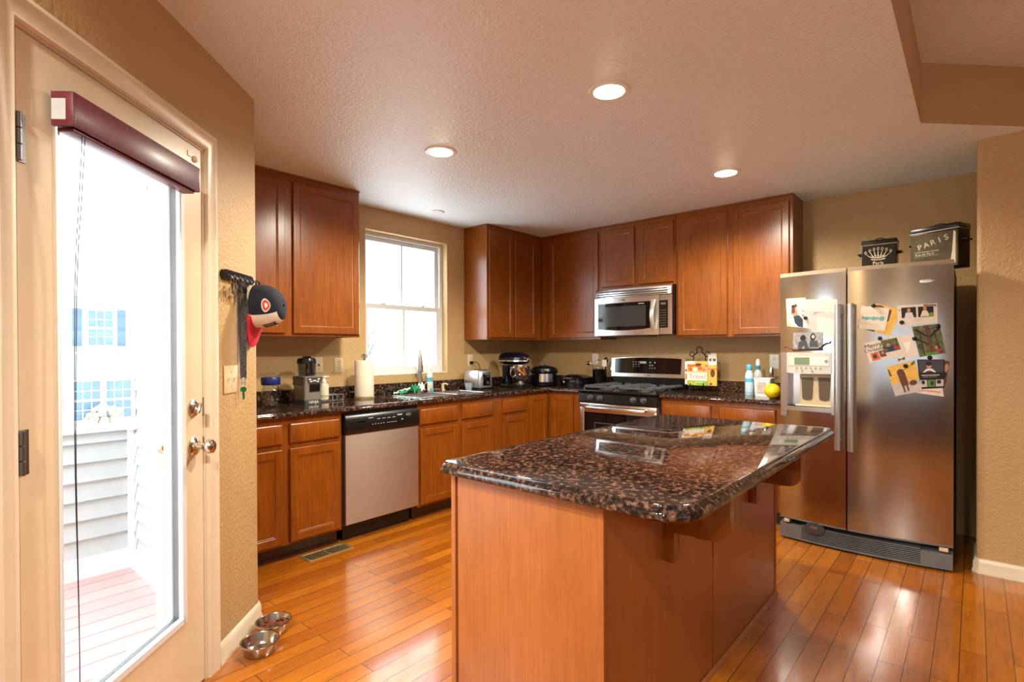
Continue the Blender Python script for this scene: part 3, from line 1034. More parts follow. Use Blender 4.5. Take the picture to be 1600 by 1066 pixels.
hole = [(SX0 + 0.03, SY0), (SX1 - 0.03, SY0), (SX1, SY0 + 0.03), (SX1, SY1 - 0.03), (SX1 - 0.03, SY1), (SX0 + 0.03, SY1), (SX0, SY1 - 0.03), (SX0, SY0 + 0.03)]
slab(m, outl, [hole], CB, CT)
sweep(m, [(1.113, YC - FD), (XC - FD, YC - FD), (XC - FD, 2.712)], [(o, CT + z) for o, z in EDGE])
m.build('granite_slab', 'granite', ct)
m = MB()
m.box(1.113, XC - 0.002, YC - 0.022, YC - 0.0015, CT + 0.0005, 0.986, 0.002, 1)
m.box(XC - 0.022, XC - 0.0015, 2.712, YC - 0.022, CT + 0.0005, 0.986, 0.002, 1)
m.build('backsplash', 'granite', ct)
ct = thing('worktop', 'short dark brown granite worktop between the range and the refrigerator', 'countertop', (4.4, 1.49, CB))
m = MB()
slab(m, [(XC - FD, 1.948), (XC - FD, 1.034), (XC - 0.002, 1.034), (XC - 0.002, 1.948)], [], CB, CT)
sweep(m, [(XC - FD, 1.948), (XC - FD, 1.034)], [(o, CT + z) for o, z in EDGE])
m.build('granite_slab', 'granite', ct)
MB().box(XC - 0.022, XC - 0.0015, 1.034, 1.948, CT + 0.0005, 0.988, 0.002, 1).build('backsplash', 'granite', ct)

# ------------------------------------------------------------------ island
IZ = 0.881
isl = thing('kitchen_island', 'large maple-clad kitchen island in the middle of the floor', 'island', (2.1, 1.08, 0))
bx0, bx1, by0, by1 = 1.275, 2.955, 0.776, 1.398
m = MB()
m.box(bx0 + 0.012, bx1, by0 + 0.010, by1 - 0.02, 0.0, IZ - 0.047)
m.build('carcass', 'panel', isl)
m = MB()                                            # end panel with its two corner stiles
m.box(bx0 + 0.002, bx0 + 0.012, by0 + 0.020, by1 - 0.032, 0.0, IZ - 0.046, 0.001, 1)
m.build('end_panel', 'panel', isl)
for a, b, c, d in ((bx0 - 0.003, bx0 + 0.011, by0 - 0.002, by0 + 0.018), (bx0 - 0.003, bx0 + 0.011, by1 - 0.024, by1 - 0.004), (bx1 - 0.012, bx1 + 0.006, by0 - 0.004, by0 + 0.0095)):
    MB().box(a, b, c, d, 0.0, IZ - 0.046, 0.001, 1).build('corner_stile', 'panel', isl)
m = MB()
m.box(bx0 + 0.014, 2.085, by0, by0 + 0.010, 0.0, IZ - 0.046, 0.001, 1)
m.build('side_panel', 'panel', isl)
m = MB()
m.box(2.098, bx1 - 0.018, by0, by0 + 0.010, 0.0, IZ - 0.046, 0.001, 1)
m.build('side_panel', 'panel', isl)
m = MB()
m.loft([[(x, by0 - 0.002, 0), (x, by0 - 0.014, 0), (x, by0 - 0.012, 0.008), (x, by0 - 0.006, 0.016), (x, by0 - 0.002, 0.019)] for x in (bx0 - 0.004, bx1 + 0.010)])
m.build('shoe_moulding', 'panel', isl)
for u0, u1 in ((0.02, 0.54), (0.58, 1.10), (1.14, 1.66)):
    m = MB()
    m.rectloft(0, u1 - u0, 0.11, 0.80, DOORSTEPS(0.0))
    m.build('door', 'cab', isl, M=T(bx0 + u1, by1 - 0.02, 0) @ RZ(180))
for cx in (1.672, 2.545):
    zt = IZ - 0.0445
    prof = [(0, 0), (0.215, 0), (0.215, -0.085)] + [(0.165 + 0.05 * math.cos(t), -0.115 - 0.05 * math.sin(t)) for t in [k * math.pi / 12 for k in range(1, 7)]] + [(0.125, -0.168), (0.095, -0.165), (0.035, -0.165), (0.035, -0.268), (0, -0.268)]
    m = MB()
    M = Matrix(((0, 0, 1, cx - 0.022), (-1, 0, 0, by0 - 0.0005), (0, 1, 0, zt), (0, 0, 0, 1)))
    m.prism(prof, 0, 0.044, M=M, bev=0.002)
    m.build('corbel', 'cab', isl)
it = thing('island_worktop', 'dark brown polished granite worktop on the island, one rounded corner', 'countertop', (2.1, 0.97, IZ - 0.044))
x0, x1, y0, y1 = 1.242, 2.976, 0.530, 1.404
path = [(x1, y0 + 0.03)] + [(x1 - 0.03 + 0.03 * math.cos(t), y1 - 0.03 + 0.03 * math.sin(t)) for t in [k * math.pi / 8 for k in range(5)]]
path += [(x0 + 0.03 + 0.03 * math.cos(t), y1 - 0.03 + 0.03 * math.sin(t)) for t in [math.pi / 2 + k * math.pi / 8 for k in range(5)]]
r = 0.085
path += [(x0 + r + r * math.cos(t), y0 + r + r * math.sin(t)) for t in [math.pi + k * math.pi / 20 for k in range(11)]]
path += [(x1 - 0.03 + 0.03 * math.cos(t), y0 + 0.03 + 0.03 * math.sin(t)) for t in [1.5 * math.pi + k * math.pi / 8 for k in range(4)]]
# counter-clockwise path: right-hand normal points outwards
EI = [(0, 0), (0.003, -0.0008), (0.005, -0.004), (0.005, -0.008), (0.010, -0.0105), (0.0165, -0.0155), (0.021, -0.0235), (0.0205, -0.031), (0.016, -0.038), (0.008, -0.0425), (0.0, -0.044)]
m = MB()
m.loft([[(p.x, p.y, IZ + z) for p in offset_path(path, o, True)] for o, z in EI])
m.build('granite_slab', 'granite', it, angle=50)

# ------------------------------------------------------------------ dishwasher
dwr = thing('dishwasher', 'stainless dishwasher with black control strip under the worktop', 'dishwasher', (1.888, YC, 0))
m = MB()
m.box(0.006, 0.607, -0.60, -0.03, 0.11, CB - 0.004)
m.build('tub', 'charcoal', dwr, local=True)
m = MB()
m.loft([[(0.008, y, z) for y, z in ((-0.60, 0.122), (-0.638, 0.122), (-0.642, 0.126), (-0.642, 0.712), (-0.60, 0.712))],
        [(0.605, y, z) for y, z in ((-0.60, 0.122), (-0.638, 0.122), (-0.642, 0.126), (-0.642, 0.712), (-0.60, 0.712))]])
m.build('door', 'steelw', dwr, local=True)
m = MB()
pr = ((-0.60, 0.714), (-0.648, 0.714), (-0.654, 0.725), (-0.652, 0.78), (-0.644, 0.835), (-0.635, 0.846), (-0.60, 0.848))
m.loft([[(0.006, y, z) for y, z in pr], [(0.607, y, z) for y, z in pr]])
cp = m.build('control_panel', 'black', dwr, local=True)
m = MB()
m.box(0.05, 0.15, -0.6535, -0.649, 0.786, 0.800)
m.build('vent_slot', 'blackgloss', cp, local=True)
marks = [(0.205 + k * 0.022, 0.213 + k * 0.022, -0.6545, -0.650, 0.764, 0.768) for k in range(5)]
marks += [(0.325 + k * 0.018, 0.333 + k * 0.018, -0.6545, -0.650, 0.764, 0.768) for k in range(5)]
marks += [(0.175, 0.212, -0.6525, -0.647, 0.808, 0.812), (0.415, 0.455, -0.6505, -0.645, 0.806, 0.814), (0.449, 0.461, -0.653, -0.648, 0.772, 0.780)]
marks += [(0.245 + k * 0.042, 0.270 + k * 0.042, -0.6525, -0.647, 0.797, 0.8) for k in range(4)]
for q in marks:
    MB().box(*q).build('panel_marking', 'ltgrey', cp, local=True)
m = MB()
m.lathe([(0.0, 0.0), (0.019, 0.0), (0.017, 0.004), (0, 0.005)], M=T(0.515, -0.6475, 0.805) @ RX(84) @ Matrix.Diagonal((1.3, 0.72, 1, 1)), seg=24)
m.build('maker_badge', 'steelhi', cp, local=True)
m = MB()
m.box(0.03, 0.583, -0.56, -0.50, 0.002, 0.112)
m.build('kick_plate', 'black', dwr, local=True)

# ------------------------------------------------------------------ gas range   (local: front y=0, back +y)
rg = thing('gas_range', 'stainless and black gas range between the worktops', 'range', (4.045, 2.711, 0), NEG90)
W = 0.758
m = MB()
m.box(0.002, W - 0.002, 0.03, 0.66, 0.03, 0.885)
for u in (0.05, W - 0.05):
    for v in (0.08, 0.6):
        m.cyl((u, v, 0), 0.02, 0.03)
m.build('oven_body', 'charcoal', rg, local=True)
m = MB()
pr = [(0.03, 0.02), (0.0, 0.03), (0.0, 0.16), (0.03, 0.16)]
m.loft([[(u, y, z) for y, z in pr] for u in (0.004, W - 0.004)])
m.build('warming_drawer', 'steel', rg, local=True)
m = MB()
m.box(0.004, 0.055, -0.005, 0.03, 0.175, 0.745, 0.004, 2)
m.box(W - 0.055, W - 0.004, -0.005, 0.03, 0.175, 0.745, 0.004, 2)
m.box(0.055, W - 0.055, -0.005, 0.03, 0.175, 0.22)
m.box(0.055, W - 0.055, -0.005, 0.03, 0.708, 0.745)
m.box(0.004, W - 0.004, -0.006, 0.03, 0.745, 0.784, 0.004, 2)
od = m.build('oven_door', 'steelhi', rg, local=True)
MB().box(0.055, W - 0.055, -0.003, 0.02, 0.22, 0.708).build('oven_window', 'blackgloss', od, local=True)
m = MB()
frame(m, 0.16, W - 0.16, 0.30, 0.62, 0.008, -0.0042, -0.002)
m.build('window_border', 'charcoal', od, local=True)
m = MB()
m.loft([[(u, y, z) for y, z in [(-0.055 + 0.013 * math.cos(t) - bow, 0.752 + 0.017 * math.sin(t)) for t in [k * math.pi / 6 for k in range(12)]]] for u, bow in ((0.085, -0.012), (0.12, 0.002), (0.38, 0.012), (0.64, 0.002), (0.673, -0.012))])
m.box(0.085, 0.112, -0.050, -0.004, 0.742, 0.765, 0.003, 1)
m.box(0.646, 0.673, -0.050, -0.004, 0.742, 0.765, 0.003, 1)
m.build('handle', 'steelhi', od, local=True)
m = MB()
pr = [(0.03, 0.788), (-0.004, 0.788), (-0.012, 0.80), (-0.002, 0.872), (0.03, 0.880)]
m.loft([[(u, y, z) for y, z in pr] for u in (0.0, W)])
fp = m.build('knob_panel', 'black', rg, local=True)
for u in (0.125, 0.224, 0.548, 0.642):
    m = MB()
    K = T(u, -0.008, 0.836) @ RX(82)
    m.lathe([(0.026, 0), (0.026, 0.006), (0.021, 0.010), (0.019, 0.030), (0.015, 0.034), (0, 0.034)], seg=24, M=K)
    m.box(-0.006, 0.006, -0.019, 0.019, 0.012, 0.042, 0.003, 2, M=K @ RZ(20))
    kb = m.build('knob', 'charcoal', fp, local=True)
m = MB()
m.box(0, W, -0.012, 0.612, 0.880, 0.898, 0.006, 3)
m.box(0.0, W, -0.016, 0.0, 0.884, 0.905, 0.006, 3)
m.box(0.0, 0.022, 0.0, 0.612, 0.890, 0.905, 0.005, 2)
m.box(W - 0.022, W, 0.0, 0.612, 0.890, 0.905, 0.005, 2)
m.build('cooktop', 'black', rg, local=True)
for u in (0.19, 0.568):
    for v in (0.16, 0.44):
        m = MB()
        m.lathe([(0.055, 0), (0.055, 0.006), (0.043, 0.010), (0.043, 0.018), (0.038, 0.022), (0, 0.022)], (u, v, 0.898), 24)
        m.build('burner', 'grate', rg, local=True)
for u0, u1 in ((0.030, 0.376), (0.382, 0.728)):
    m = MB()
    b = 0.0065
    z0, z1 = 0.922, 0.938
    m.box(u0, u1, 0.022, 0.022 + 2 * b, z0, z1, 0.002, 1)
    m.box(u0, u1, 0.585, 0.585 + 2 * b, z0, z1, 0.002, 1)
    m.box(u0, u0 + 2 * b, 0.022, 0.598, z0, z1, 0.002, 1)
    m.box(u1 - 2 * b, u1, 0.022, 0.598, z0, z1, 0.002, 1)
    m.box(u0, u1, 0.300, 0.300 + 2 * b, z0, z1, 0.002, 1)
    uc = (u0 + u1) / 2
    for v in (0.16, 0.44):
        m.box(u0, uc - 0.035, v - b, v + b, z0 + 0.004, z1 + 0.004, 0.002, 1)
        m.box(uc + 0.035, u1, v - b, v + b, z0 + 0.004, z1 + 0.004, 0.002, 1)
        m.box(uc - b, uc + b, v - 0.135, v - 0.035, z0 + 0.004, z1 + 0.004, 0.002, 1)
        m.box(uc - b, uc + b, v + 0.035, v + 0.135, z0 + 0.004, z1 + 0.004, 0.002, 1)
        for du in (-0.095, 0.095):
            for dv in (-0.07, 0.07):
                m.box(uc + du - b, uc + du + b, v + dv - 0.055, v + dv + 0.055, z0 + 0.002, z1 + 0.002, 0.002, 1)
    for uu in (u0 + b, u1 - b):
        for v in (0.03, 0.31, 0.59):
            m.box(uu - b, uu + b, v - b, v + b, 0.896, 0.924)
    for k in range(8):
        v = 0.06 + k * 0.07
        m.box(u0 - 0.004 if u0 < 0.2 else u0, u0 + 0.05, v - b, v + b, z0, z1 + 0.006, 0.002, 1)
        m.box(u1 - 0.05, u1 + 0.004 if u1 > 0.5 else u1, v - b, v + b, z0, z1 + 0.006, 0.002, 1)
    m.build('burner_grate', 'grate', rg, local=True)
bg = MB()
bg.box(0.01, W - 0.01, 0.575, 0.640, 0.885, 1.02, 0.004, 1)
bgo = bg.build('backguard', 'black', rg, local=True)
def bgx(u, top):
    return 1.178 + 0.014 * (1 - ((u - W / 2) / (W / 2)) ** 2) if top else 1.002
m = MB()
n = 16
def bgrow(y, z_off, ins_l, top):
    return [(ins_l + (W - 2 * ins_l) * k / n, y, bgx(ins_l + (W - 2 * ins_l) * k / n, top) + z_off) for k in range(n + 1)]
def bgslab(m, y0, y1, insb, inst, zb, zt):
    f = []
    for y in (y0, y1):
        f.append(bgrow(y, zb, insb, False) + bgrow(y + 0.014, zt, inst, True)[::-1])
    m.loft(f)
bgslab(m, 0.560, 0.640, -0.012, 0.002, 0, 0)
sf = m.build('control_surround', 'steelhi', bgo, local=True)
m = MB()
bgslab(m, 0.5555, 0.566, 0.045, 0.040, 0.034, -0.006)
m.build('control_glass', 'blackgloss', bgo, local=True)
m = MB()
def bgm(u, z):
    return 0.5555 + 0.014 * (z - 1.002) / 0.185
for k in range(3):
    for j in range(4):
        z = 1.075 + j * 0.022
        u = 0.235 + k * 0.028
        MB().box(u, u + 0.014, bgm(u, z) - 0.0012, bgm(u, z) + 0.002, z, z + 0.005).build('panel_marking', 'ltgrey', bgo, local=True)
for k in range(3):
    for j in range(3):
        z = 1.078 + j * 0.028
        u = 0.41 + k * 0.024
        if (k + j) % 4 != 3:
            MB().box(u, u + 0.010, bgm(u, z) - 0.0012, bgm(u, z) + 0.002, z, z + 0.012).build('panel_marking', 'ltgrey', bgo, local=True)
MB().box(0.31, 0.375, bgm(0, 1.13) - 0.001, bgm(0, 1.13) + 0.002, 1.13, 1.15).build('panel_display', 'ltgrey', bgo, local=True)
m = MB()
m.lathe([(0.0, 0.0), (0.012, 0.0), (0.010, 0.003), (0, 0.003)], M=T(W / 2 + 0.02, 0.5605, 1.017) @ RX(90) @ Matrix.Diagonal((1.5, 0.6, 1, 1)))
m.build('maker_badge', 'steel', bgo, local=True)

# ------------------------------------------------------------------ over-range microwave (local: front y=0, z from its bottom)
mw = thing('microwave', 'stainless over-the-range microwave with a curved handle above the range', 'microwave', (4.315, 2.708, 1.388), NEG90)
W = 0.756
MB().box(0.004, W - 0.004, 0.03, 0.396, 0.002, 0.430, 0.003, 1).build('case', 'black', mw, local=True)
m = MB()
m.box(0.0, W, 0.0, 0.03, 0.352, 0.430, 0.004, 2)
vg = m.build('vent_grille', 'steelhi', mw, local=True)
m = MB()
for k in range(3):
    m.box(0.016, W - 0.035, -0.0012, 0.004, 0.360 + k * 0.020, 0.371 + k * 0.020)
m.build('vent_slot', 'charcoal', vg, local=True)
def mwf(u):
    return -0.016 * (1 - ((u - 0.32) / 0.42) ** 2)
m = MB()
us = [0.0 + 0.645 * k / 14 for k in range(15)]
m.loft([[(u, mwf(u), 0.004), (u, mwf(u), 0.348), (u, 0.03, 0.348), (u, 0.03, 0.004)] for u in us])
md = m.build('door', 'steelhi', mw, local=True)
m = MB()
us = [0.034 + 0.532 * k / 14 for k in range(15)]
def wb(u):
    return 0.048 + 0.016 * ((u - 0.30) / 0.27) ** 2
m.loft([[(u, mwf(u) - 0.002, wb(u)), (u, mwf(u) - 0.002, 0.300), (u, mwf(u) + 0.004, 0.300), (u, mwf(u) + 0.004, wb(u))] for u in us])
m.build('door_window', 'blackgloss', md, local=True)
m = MB()
us = [0.085 + 0.44 * k / 14 for k in range(15)]
m.loft([[(u, mwf(u) - 0.0026, 0.085), (u, mwf(u) - 0.0026, 0.268), (u, mwf(u) - 0.001, 0.268), (u, mwf(u) - 0.001, 0.085)] for u in us])
m.build('window_screen', plain('microwave_mesh_screen', (0.035, 0.038, 0.042, 1), 0.12), md, local=True)
m = MB()
m.lathe([(0, 0), (0.020, 0), (0.017, 0.003), (0, 0.004)], M=T(0.305, mwf(0.3) - 0.0002, 0.326) @ RX(90) @ Matrix.Diagonal((1.5, 0.5, 1, 1)))
m.build('maker_badge', 'steel', md, local=True)
m = MB()
m.box(0.455, 0.51, mwf(0.48) - 0.0032, mwf(0.48) - 0.001, 0.280, 0.286)
m.build('lettering', 'ltgrey', md, local=True)
m = MB()
hp = [(0.600, 0.0 - 0.010 - 0.045 * math.sin(math.pi * t), 0.045 + 0.265 * t) for t in [k / 16 for k in range(17)]]
m.loft([[(u + 0.020 * math.cos(a), y + 0.010 * math.sin(a), z) for a in [j * math.pi / 6 for j in range(12)]] for u, y, z in hp])
m.build('handle', plain('warm_grey_handle', (0.62, 0.58, 0.50, 1), 0.3, 0.6), md, local=True)
m = MB()
m.box(0.647, W, 0.0, 0.03, 0.004, 0.348, 0.003, 1)
cpn = m.build('control_panel', 'steelhi', mw, local=True)
MB().box(0.648, 0.724, -0.002, 0.004, 0.062, 0.300, 0.001, 1).build('keypad', 'black', cpn, local=True)
m = MB()
for j in range(7):
    for k in range(3):
        m.box(0.658 + k * 0.019, 0.667 + k * 0.019, -0.003, -0.001, 0.078 + j * 0.022, 0.086 + j * 0.022)
m.box(0.660, 0.705, -0.003, -0.001, 0.262, 0.280)
m.build('key_markings', 'taupe', cpn, local=True)
MB().box(0.02, W - 0.30, 0.02, 0.36, -0.006, 0.002, 0.002, 1).build('bottom_plate', 'charcoal', mw, local=True)

# ------------------------------------------------------------------ refrigerator (local: x across the front, +y back)
FX, FY, FW = 3.882, 0.991, 0.903
fr = thing('refrigerator', 'stainless side-by-side refrigerator covered with photo cards', 'refrigerator', (FX, FY, 0), NEG90)
def fv(u):
    return -0.05 * (1 - ((u - 0.4515) / 0.4515) ** 2)
def fslab(m, u0, u1, z0, z1, back=0.060, off=0.0, n=10, rnd=True):
    us = [u0 + (u1 - u0) * k / n for k in range(n + 1)]
    e = 0.006
    m.loft([[(u, fv(u) - off + (0 if not rnd or 0 < k < n else 0.0), z0), (u, fv(u) - off, z1), (u, back, z1), (u, back, z0)] for k, u in enumerate(us)])
m = MB()
m.box(0.005, FW - 0.005, 0.066, 0.76, 0.03, 1.735, 0.004, 1)
m.box(0.02, FW - 0.02, 0.10, 0.74, 0.0, 0.03)
m.build('case', plain('black_refrigerator_case', (0.012, 0.011, 0.010, 1), 0.45), fr, local=True)
m = MB()
m.box(0.005, FW - 0.005, 0.068, 0.70, 1.7355, 1.741, 0.002, 1)
m.build('top_panel', 'grey', fr, local=True)
CU0, CU1, CZ0, CZ1 = 0.050, 0.312, 0.890, 1.108
m = MB()
z0, z1 = 0.150, 1.742
fslab(m, 0.004, 0.390, z0, CZ0, n=12)
fslab(m, 0.004, 0.390, CZ1, z1, n=12)
fslab(m, 0.004, CU0, CZ0, CZ1, n=2)
fslab(m, CU1, 0.390, CZ0, CZ1, n=3)
ld = m.build('freezer_door', 'steel', fr, local=True)
m = MB()
fslab(m, 0.398, FW - 0.002, z0, z1, n=16)
rd = m.build('fridge_door', 'steel', fr, local=True)
for a, b, par in ((0.004, 0.390, ld), (0.398, FW - 0.002, rd)):
    m = MB()
    fslab(m, a, b, 1.742, 1.766, off=0.001, n=10)
    m.build('door_cap', plain('tan_grey_door_cap', rgb(176, 156, 128), 0.4), par, local=True)
    m = MB()
    fslab(m, a, b, 0.140, 0.150, off=0.001, n=10)
    m.build('door_foot', 'grey', par, local=True)
for uc, par in ((0.352, ld), (0.421, rd)):
    m = MB()
    y = fv(uc)
    prof = [(uc + 0.018 * math.cos(a), -0.014 + 0.016 * math.sin(a)) for a in [k * math.pi / 8 for k in range(16)]]
    m.loft([[(u, y - 0.034 + v, z) for u, v in prof] for z in (0.640, 1.540)])
    m.box(uc - 0.012, uc + 0.012, y - 0.040, y + 0.004, 0.655, 0.700, 0.003, 1)
    m.box(uc - 0.012, uc + 0.012, y - 0.040, y + 0.004, 1.480, 1.525, 0.003, 1)
    m.build('handle', 'steelv', par, local=True)
# ice and water dispenser
m = MB()
def fbar(m, u0, u1, z0, z1, off, back=-0.0005):
    n = 6
    us = [u0 + (u1 - u0) * k / n for k in range(n + 1)]
    m.loft([[(u, fv(u) - off, z0), (u, fv(u) - off, z1), (u, fv(u) - back, z1), (u, fv(u) - back, z0)] for u in us])
fbar(m, 0.010, CU0, 0.822, 1.242, 0.012)
fbar(m, CU1, 0.326, 0.850, 1.242, 0.008)
fbar(m, CU0, CU1, 0.862, CZ0, 0.010)
dp = m.build('dispenser_surround', 'steelv', fr, local=True)
m = MB()
fbar(m, CU0, CU1, CZ1, 1.242, 0.014)
pn = m.build('dispenser_panel', plain('pale_grey_panel', rgb(198, 196, 186), 0.35), fr, local=True)
m = MB()
fbar(m, 0.062, 0.300, 1.158, 1.215, 0.016, 0.013)
m.build('panel_inlay', plain('white_inlay', rgb(216, 216, 208), 0.3), fr, local=True)
m = MB()
fbar(m, 0.098, 0.188, 1.163, 1.210, 0.0175, 0.015)
m.build('display', 'lcd', fr, local=True)
m = MB()
for k in range(6):
    u = 0.112 + k * 0.028
    m.cyl((u, fv(u) - 0.0165, 1.140), 0.006, 0.004, 'y', 12)
for u in (0.145, 0.205):
    m.cyl((u, fv(u) - 0.0165, 1.122), 0.006, 0.004, 'y', 12)
m.cyl((0.285, fv(0.285) - 0.018, 1.186), 0.010, 0.004, 'y', 14)
m.build('dispenser_button', plain('dispenser_button_grey', rgb(150, 148, 140), 0.35), fr, local=True)
m = MB()
yb = 0.052
m.box(CU0, CU1, yb, yb + 0.006, CZ0, CZ1)
m.box(CU0, CU0 + 0.004, fv(CU0), yb, CZ0, CZ1)
m.box(CU1 - 0.004, CU1, fv(CU1), yb, CZ0, CZ1)
m.box(CU0 + .004, CU1 - .004, fv(0.18), yb, CZ0 - 0.004, CZ0)
m.box(CU0 + .004, CU1 - .004, fv(0.05) + 0.01, yb, CZ1 - 0.004, CZ1)
cv = m.build('dispenser_recess', 'steelv', fr, local=True)
m = MB()
m.box(0.115, 0.305, 0.030, 0.050, CZ0 + 0.004, CZ1 - 0.01, 0.004, 1)
m.box(0.100, 0.308, -0.02, 0.045, CZ0 + 0.0005, CZ0 + 0.012, 0.002, 1)
m.build('backplate', 'creamp', cv, local=True)
for uc in (0.160, 0.258):
    m = MB()
    pl = [(uc - 0.034, CZ1 - 0.030), (uc + 0.034, CZ1 - 0.030), (uc + 0.028, CZ0 + 0.05)] + [(uc + 0.028 * math.cos(a), CZ0 + 0.05 - 0.012 * math.sin(a)) for a in (0.7, 1.57, 2.44)] + [(uc - 0.028, CZ0 + 0.05)]
    m.prism(pl, 0, 0.008, M=T(0, 0.030, 0) @ FRONT)
    m.build('paddle', 'taupe', cv, local=True)
# kick grille
m = MB()
for u0, u1 in ((0.004, 0.135), (0.755, FW - 0.004)):
    m.loft([[(u, -0.006, 0.012), (u, fv(u) * 0.8 - 0.002, 0.020), (u, fv(u) * 0.8 - 0.002, 0.100), (u, 0.06, 0.108), (u, 0.06, 0.012)] for u in (u0, (u0 + u1) / 2, u1)])
for k in range(9):
    z = 0.020 + k * 0.0105
    us = [0.135 + 0.62 * j / 10 for j in range(11)]
    m.loft([[(u, fv(u) * 0.8 - 0.002, z), (u, fv(u) * 0.8 - 0.002, z + 0.0045), (u, 0.02, z + 0.009), (u, 0.02, z + 0.0045)] for u in us])
us = [0.004 + (FW - 0.008) * j / 12 for j in range(13)]
m.loft([[(u, fv(u) * 0.8 - 0.003, 0.012), (u, fv(u) * 0.8 - 0.003, 0.021), (u, 0.02, 0.021), (u, 0.02, 0.012)] for u in us])
gk = m.build('kick_grille', 'grey', fr, local=True)
MB().box(0.135, 0.755, 0.022, 0.03, 0.012, 0.12).build('grille_back', 'black', gk, local=True)
m = MB()
m.lathe([(0.0, 0), (0.045, 0), (0.045, 0.008), (0.0, 0.012)], M=T(0.215, fv(0.215) * 0.8 - 0.003, 0.110) @ RX(90) @ Matrix.Diagonal((1.3, 0.85, 1, 1)), seg=24)
m.build('filter_cap', 'charcoal', gk, local=True)
m = MB()
m.box(0.19, 0.235, fv(0.21) * 0.8 - 0.016, fv(0.21) * 0.8 - 0.008, 0.100, 0.122, 0.003, 1)
m.build('filter_grip', 'taupe', gk, local=True)
for u0, u1 in ((0.028, 0.062), (0.838, 0.880)):
    m = MB()
    m.box(u0, u1, -0.012, 0.05, 0.112, 0.134, 0.003, 1)
    m.build('hinge_cover', 'creamp', gk, local=True)
m = MB()
m.lathe([(0, 0), (0.026, 0), (0.023, 0.003), (0, 0.004)], M=T(0.776, fv(0.776) - 0.0005, 1.652) @ RX(90) @ RZ(2) @ Matrix.Diagonal((1.6, 0.42, 1, 1)))
m.build('maker_badge', 'steelhi', rd, local=True)
m = MB()
m.box(-0.012, 0.004, 0.20, 0.24, 1.40, 1.54, 0.005, 1)
m.m(1).box(-0.014, 0.004, 0.195, 0.235, 1.345, 1.375, 0.004, 1)
tag(m.build('magnet_clip', ['black', 'red'], M=T(FX, FY, 0) @ RZ(-90)), 'black and red magnetic clip on the left side of the refrigerator', 'clip')

# ------------------------------------------------------------------ photo cards held on the refrigerator doors
def fxat(y):
    return FX - 0.05 * (1 - ((y - 0.5395) / 0.4515) ** 2)
LAY = 0.0004
def card(name, label, cat, quad, prints, base='card', lift=0.0, group=None):
    """quad: (y, z) of TL, TR, BR, BL as seen from the room; prints in 0..1 card coordinates, v downwards"""
    mats = [base]
    def P(u, v):
        q = [Vector(p) for p in quad]
        return (q[0] * (1 - u) + q[1] * u) * (1 - v) + (q[3] * (1 - u) + q[2] * u) * v
    def at(u, v, off):
        p = P(u, v)
        return (fxat(p.x) - 0.0005 - lift - off, p.x, p.y)
    m = MB()
    n = 8
    m.loft([[at(k / n, 0, 0), at(k / n, 0, 0.0006), at(k / n, 1, 0.0006), at(k / n, 1, 0)] for k in range(n + 1)])
    lay = 0.0006
    for pr in prints:
        kind, mat = pr[0], pr[-1]
        if mat not in mats:
            mats.append(mat)
        m.m(mats.index(mat))
        lay += 0.00012
        if kind == 'r':
            u0, v0, u1, v1 = pr[1:5]
            nn = max(1, int((u1 - u0) * 8))
            m.loft([[at(u0 + (u1 - u0) * k / nn, v0, lay), at(u0 + (u1 - u0) * k / nn, v1, lay), at(u0 + (u1 - u0) * k / nn, v1, lay - 0.0002), at(u0 + (u1 - u0) * k / nn, v0, lay - 0.0002)] for k in range(nn + 1)])
        elif kind == 'e':
            cu, cv_, ru, rv = pr[1:5]
            m.poly([at(cu + ru * math.cos(2 * math.pi * k / 14), cv_ + rv * math.sin(2 * math.pi * k / 14), lay) for k in range(14)])
        elif kind == 'p':
            m.poly([at(u, v, lay) for u, v in pr[1]])
        elif kind == 't':
            s, cu, cv_, size, rot = pr[1:6]
            c = at(cu, cv_, lay + 0.0016)
            q = Vector(quad[1]) - Vector(quad[0])
            ang = math.degrees(math.atan2(q.y, -q.x))
            m.text(s, size, 0.0001, T(*c) @ RZ(-90) @ FRONT @ RZ(ang + rot))
    o = m.build(name, mats, recalc=False)
    return tag(o, label, cat, group)
card('photo_card', 'large save-the-date photo sheet of misty hills on the freezer door', 'photo', [(0.828, 1.586), (0.649, 1.573), (0.663, 1.326), (0.816, 1.399)],
     [('r', 0, 0, 1, 0.38, 'card'), ('r', 0, 0.38, 1, 0.52, 'mist'), ('p', [(0.25, 0.42), (0.5, 0.36), (0.8, 0.34), (1, 0.37), (1, 0.50), (0.25, 0.48)], 'pink'), ('r', 0, 0.50, 1, 1, 'mist'), ('r', 0.36, 0.52, 1, 1, 'whitecloth')], 'mist')
card('photo_card', 'white photo of an embracing couple, left of the hills sheet on the freezer door', 'photo', [(0.950, 1.599), (0.828, 1.598), (0.816, 1.399), (0.942, 1.416)],
     [('p', [(0.30, 0.35), (0.50, 0.28), (0.58, 0.60), (0.50, 0.66), (0.32, 0.62)], 'skin'), ('e', 0.36, 0.30, 0.10, 0.07, 'ink'), ('e', 0.48, 0.26, 0.08, 0.055, 'brownp'), ('p', [(0.28, 0.32), (0.42, 0.3), (0.44, 0.5), (0.24, 0.56)], 'brownp'),
      ('p', [(0.34, 0.64), (0.62, 0.58), (0.80, 0.72), (0.78, 0.99), (0.56, 0.98), (0.40, 0.86)], 'navy'), ('r', 0.78, 0.42, 0.94, 0.46, 'bwp'), ('r', 0.76, 0.55, 0.90, 0.64, 'bwp'), ('e', 0.13, 0.93, 0.07, 0.045, 'gold')], 'card', lift=0.0012)
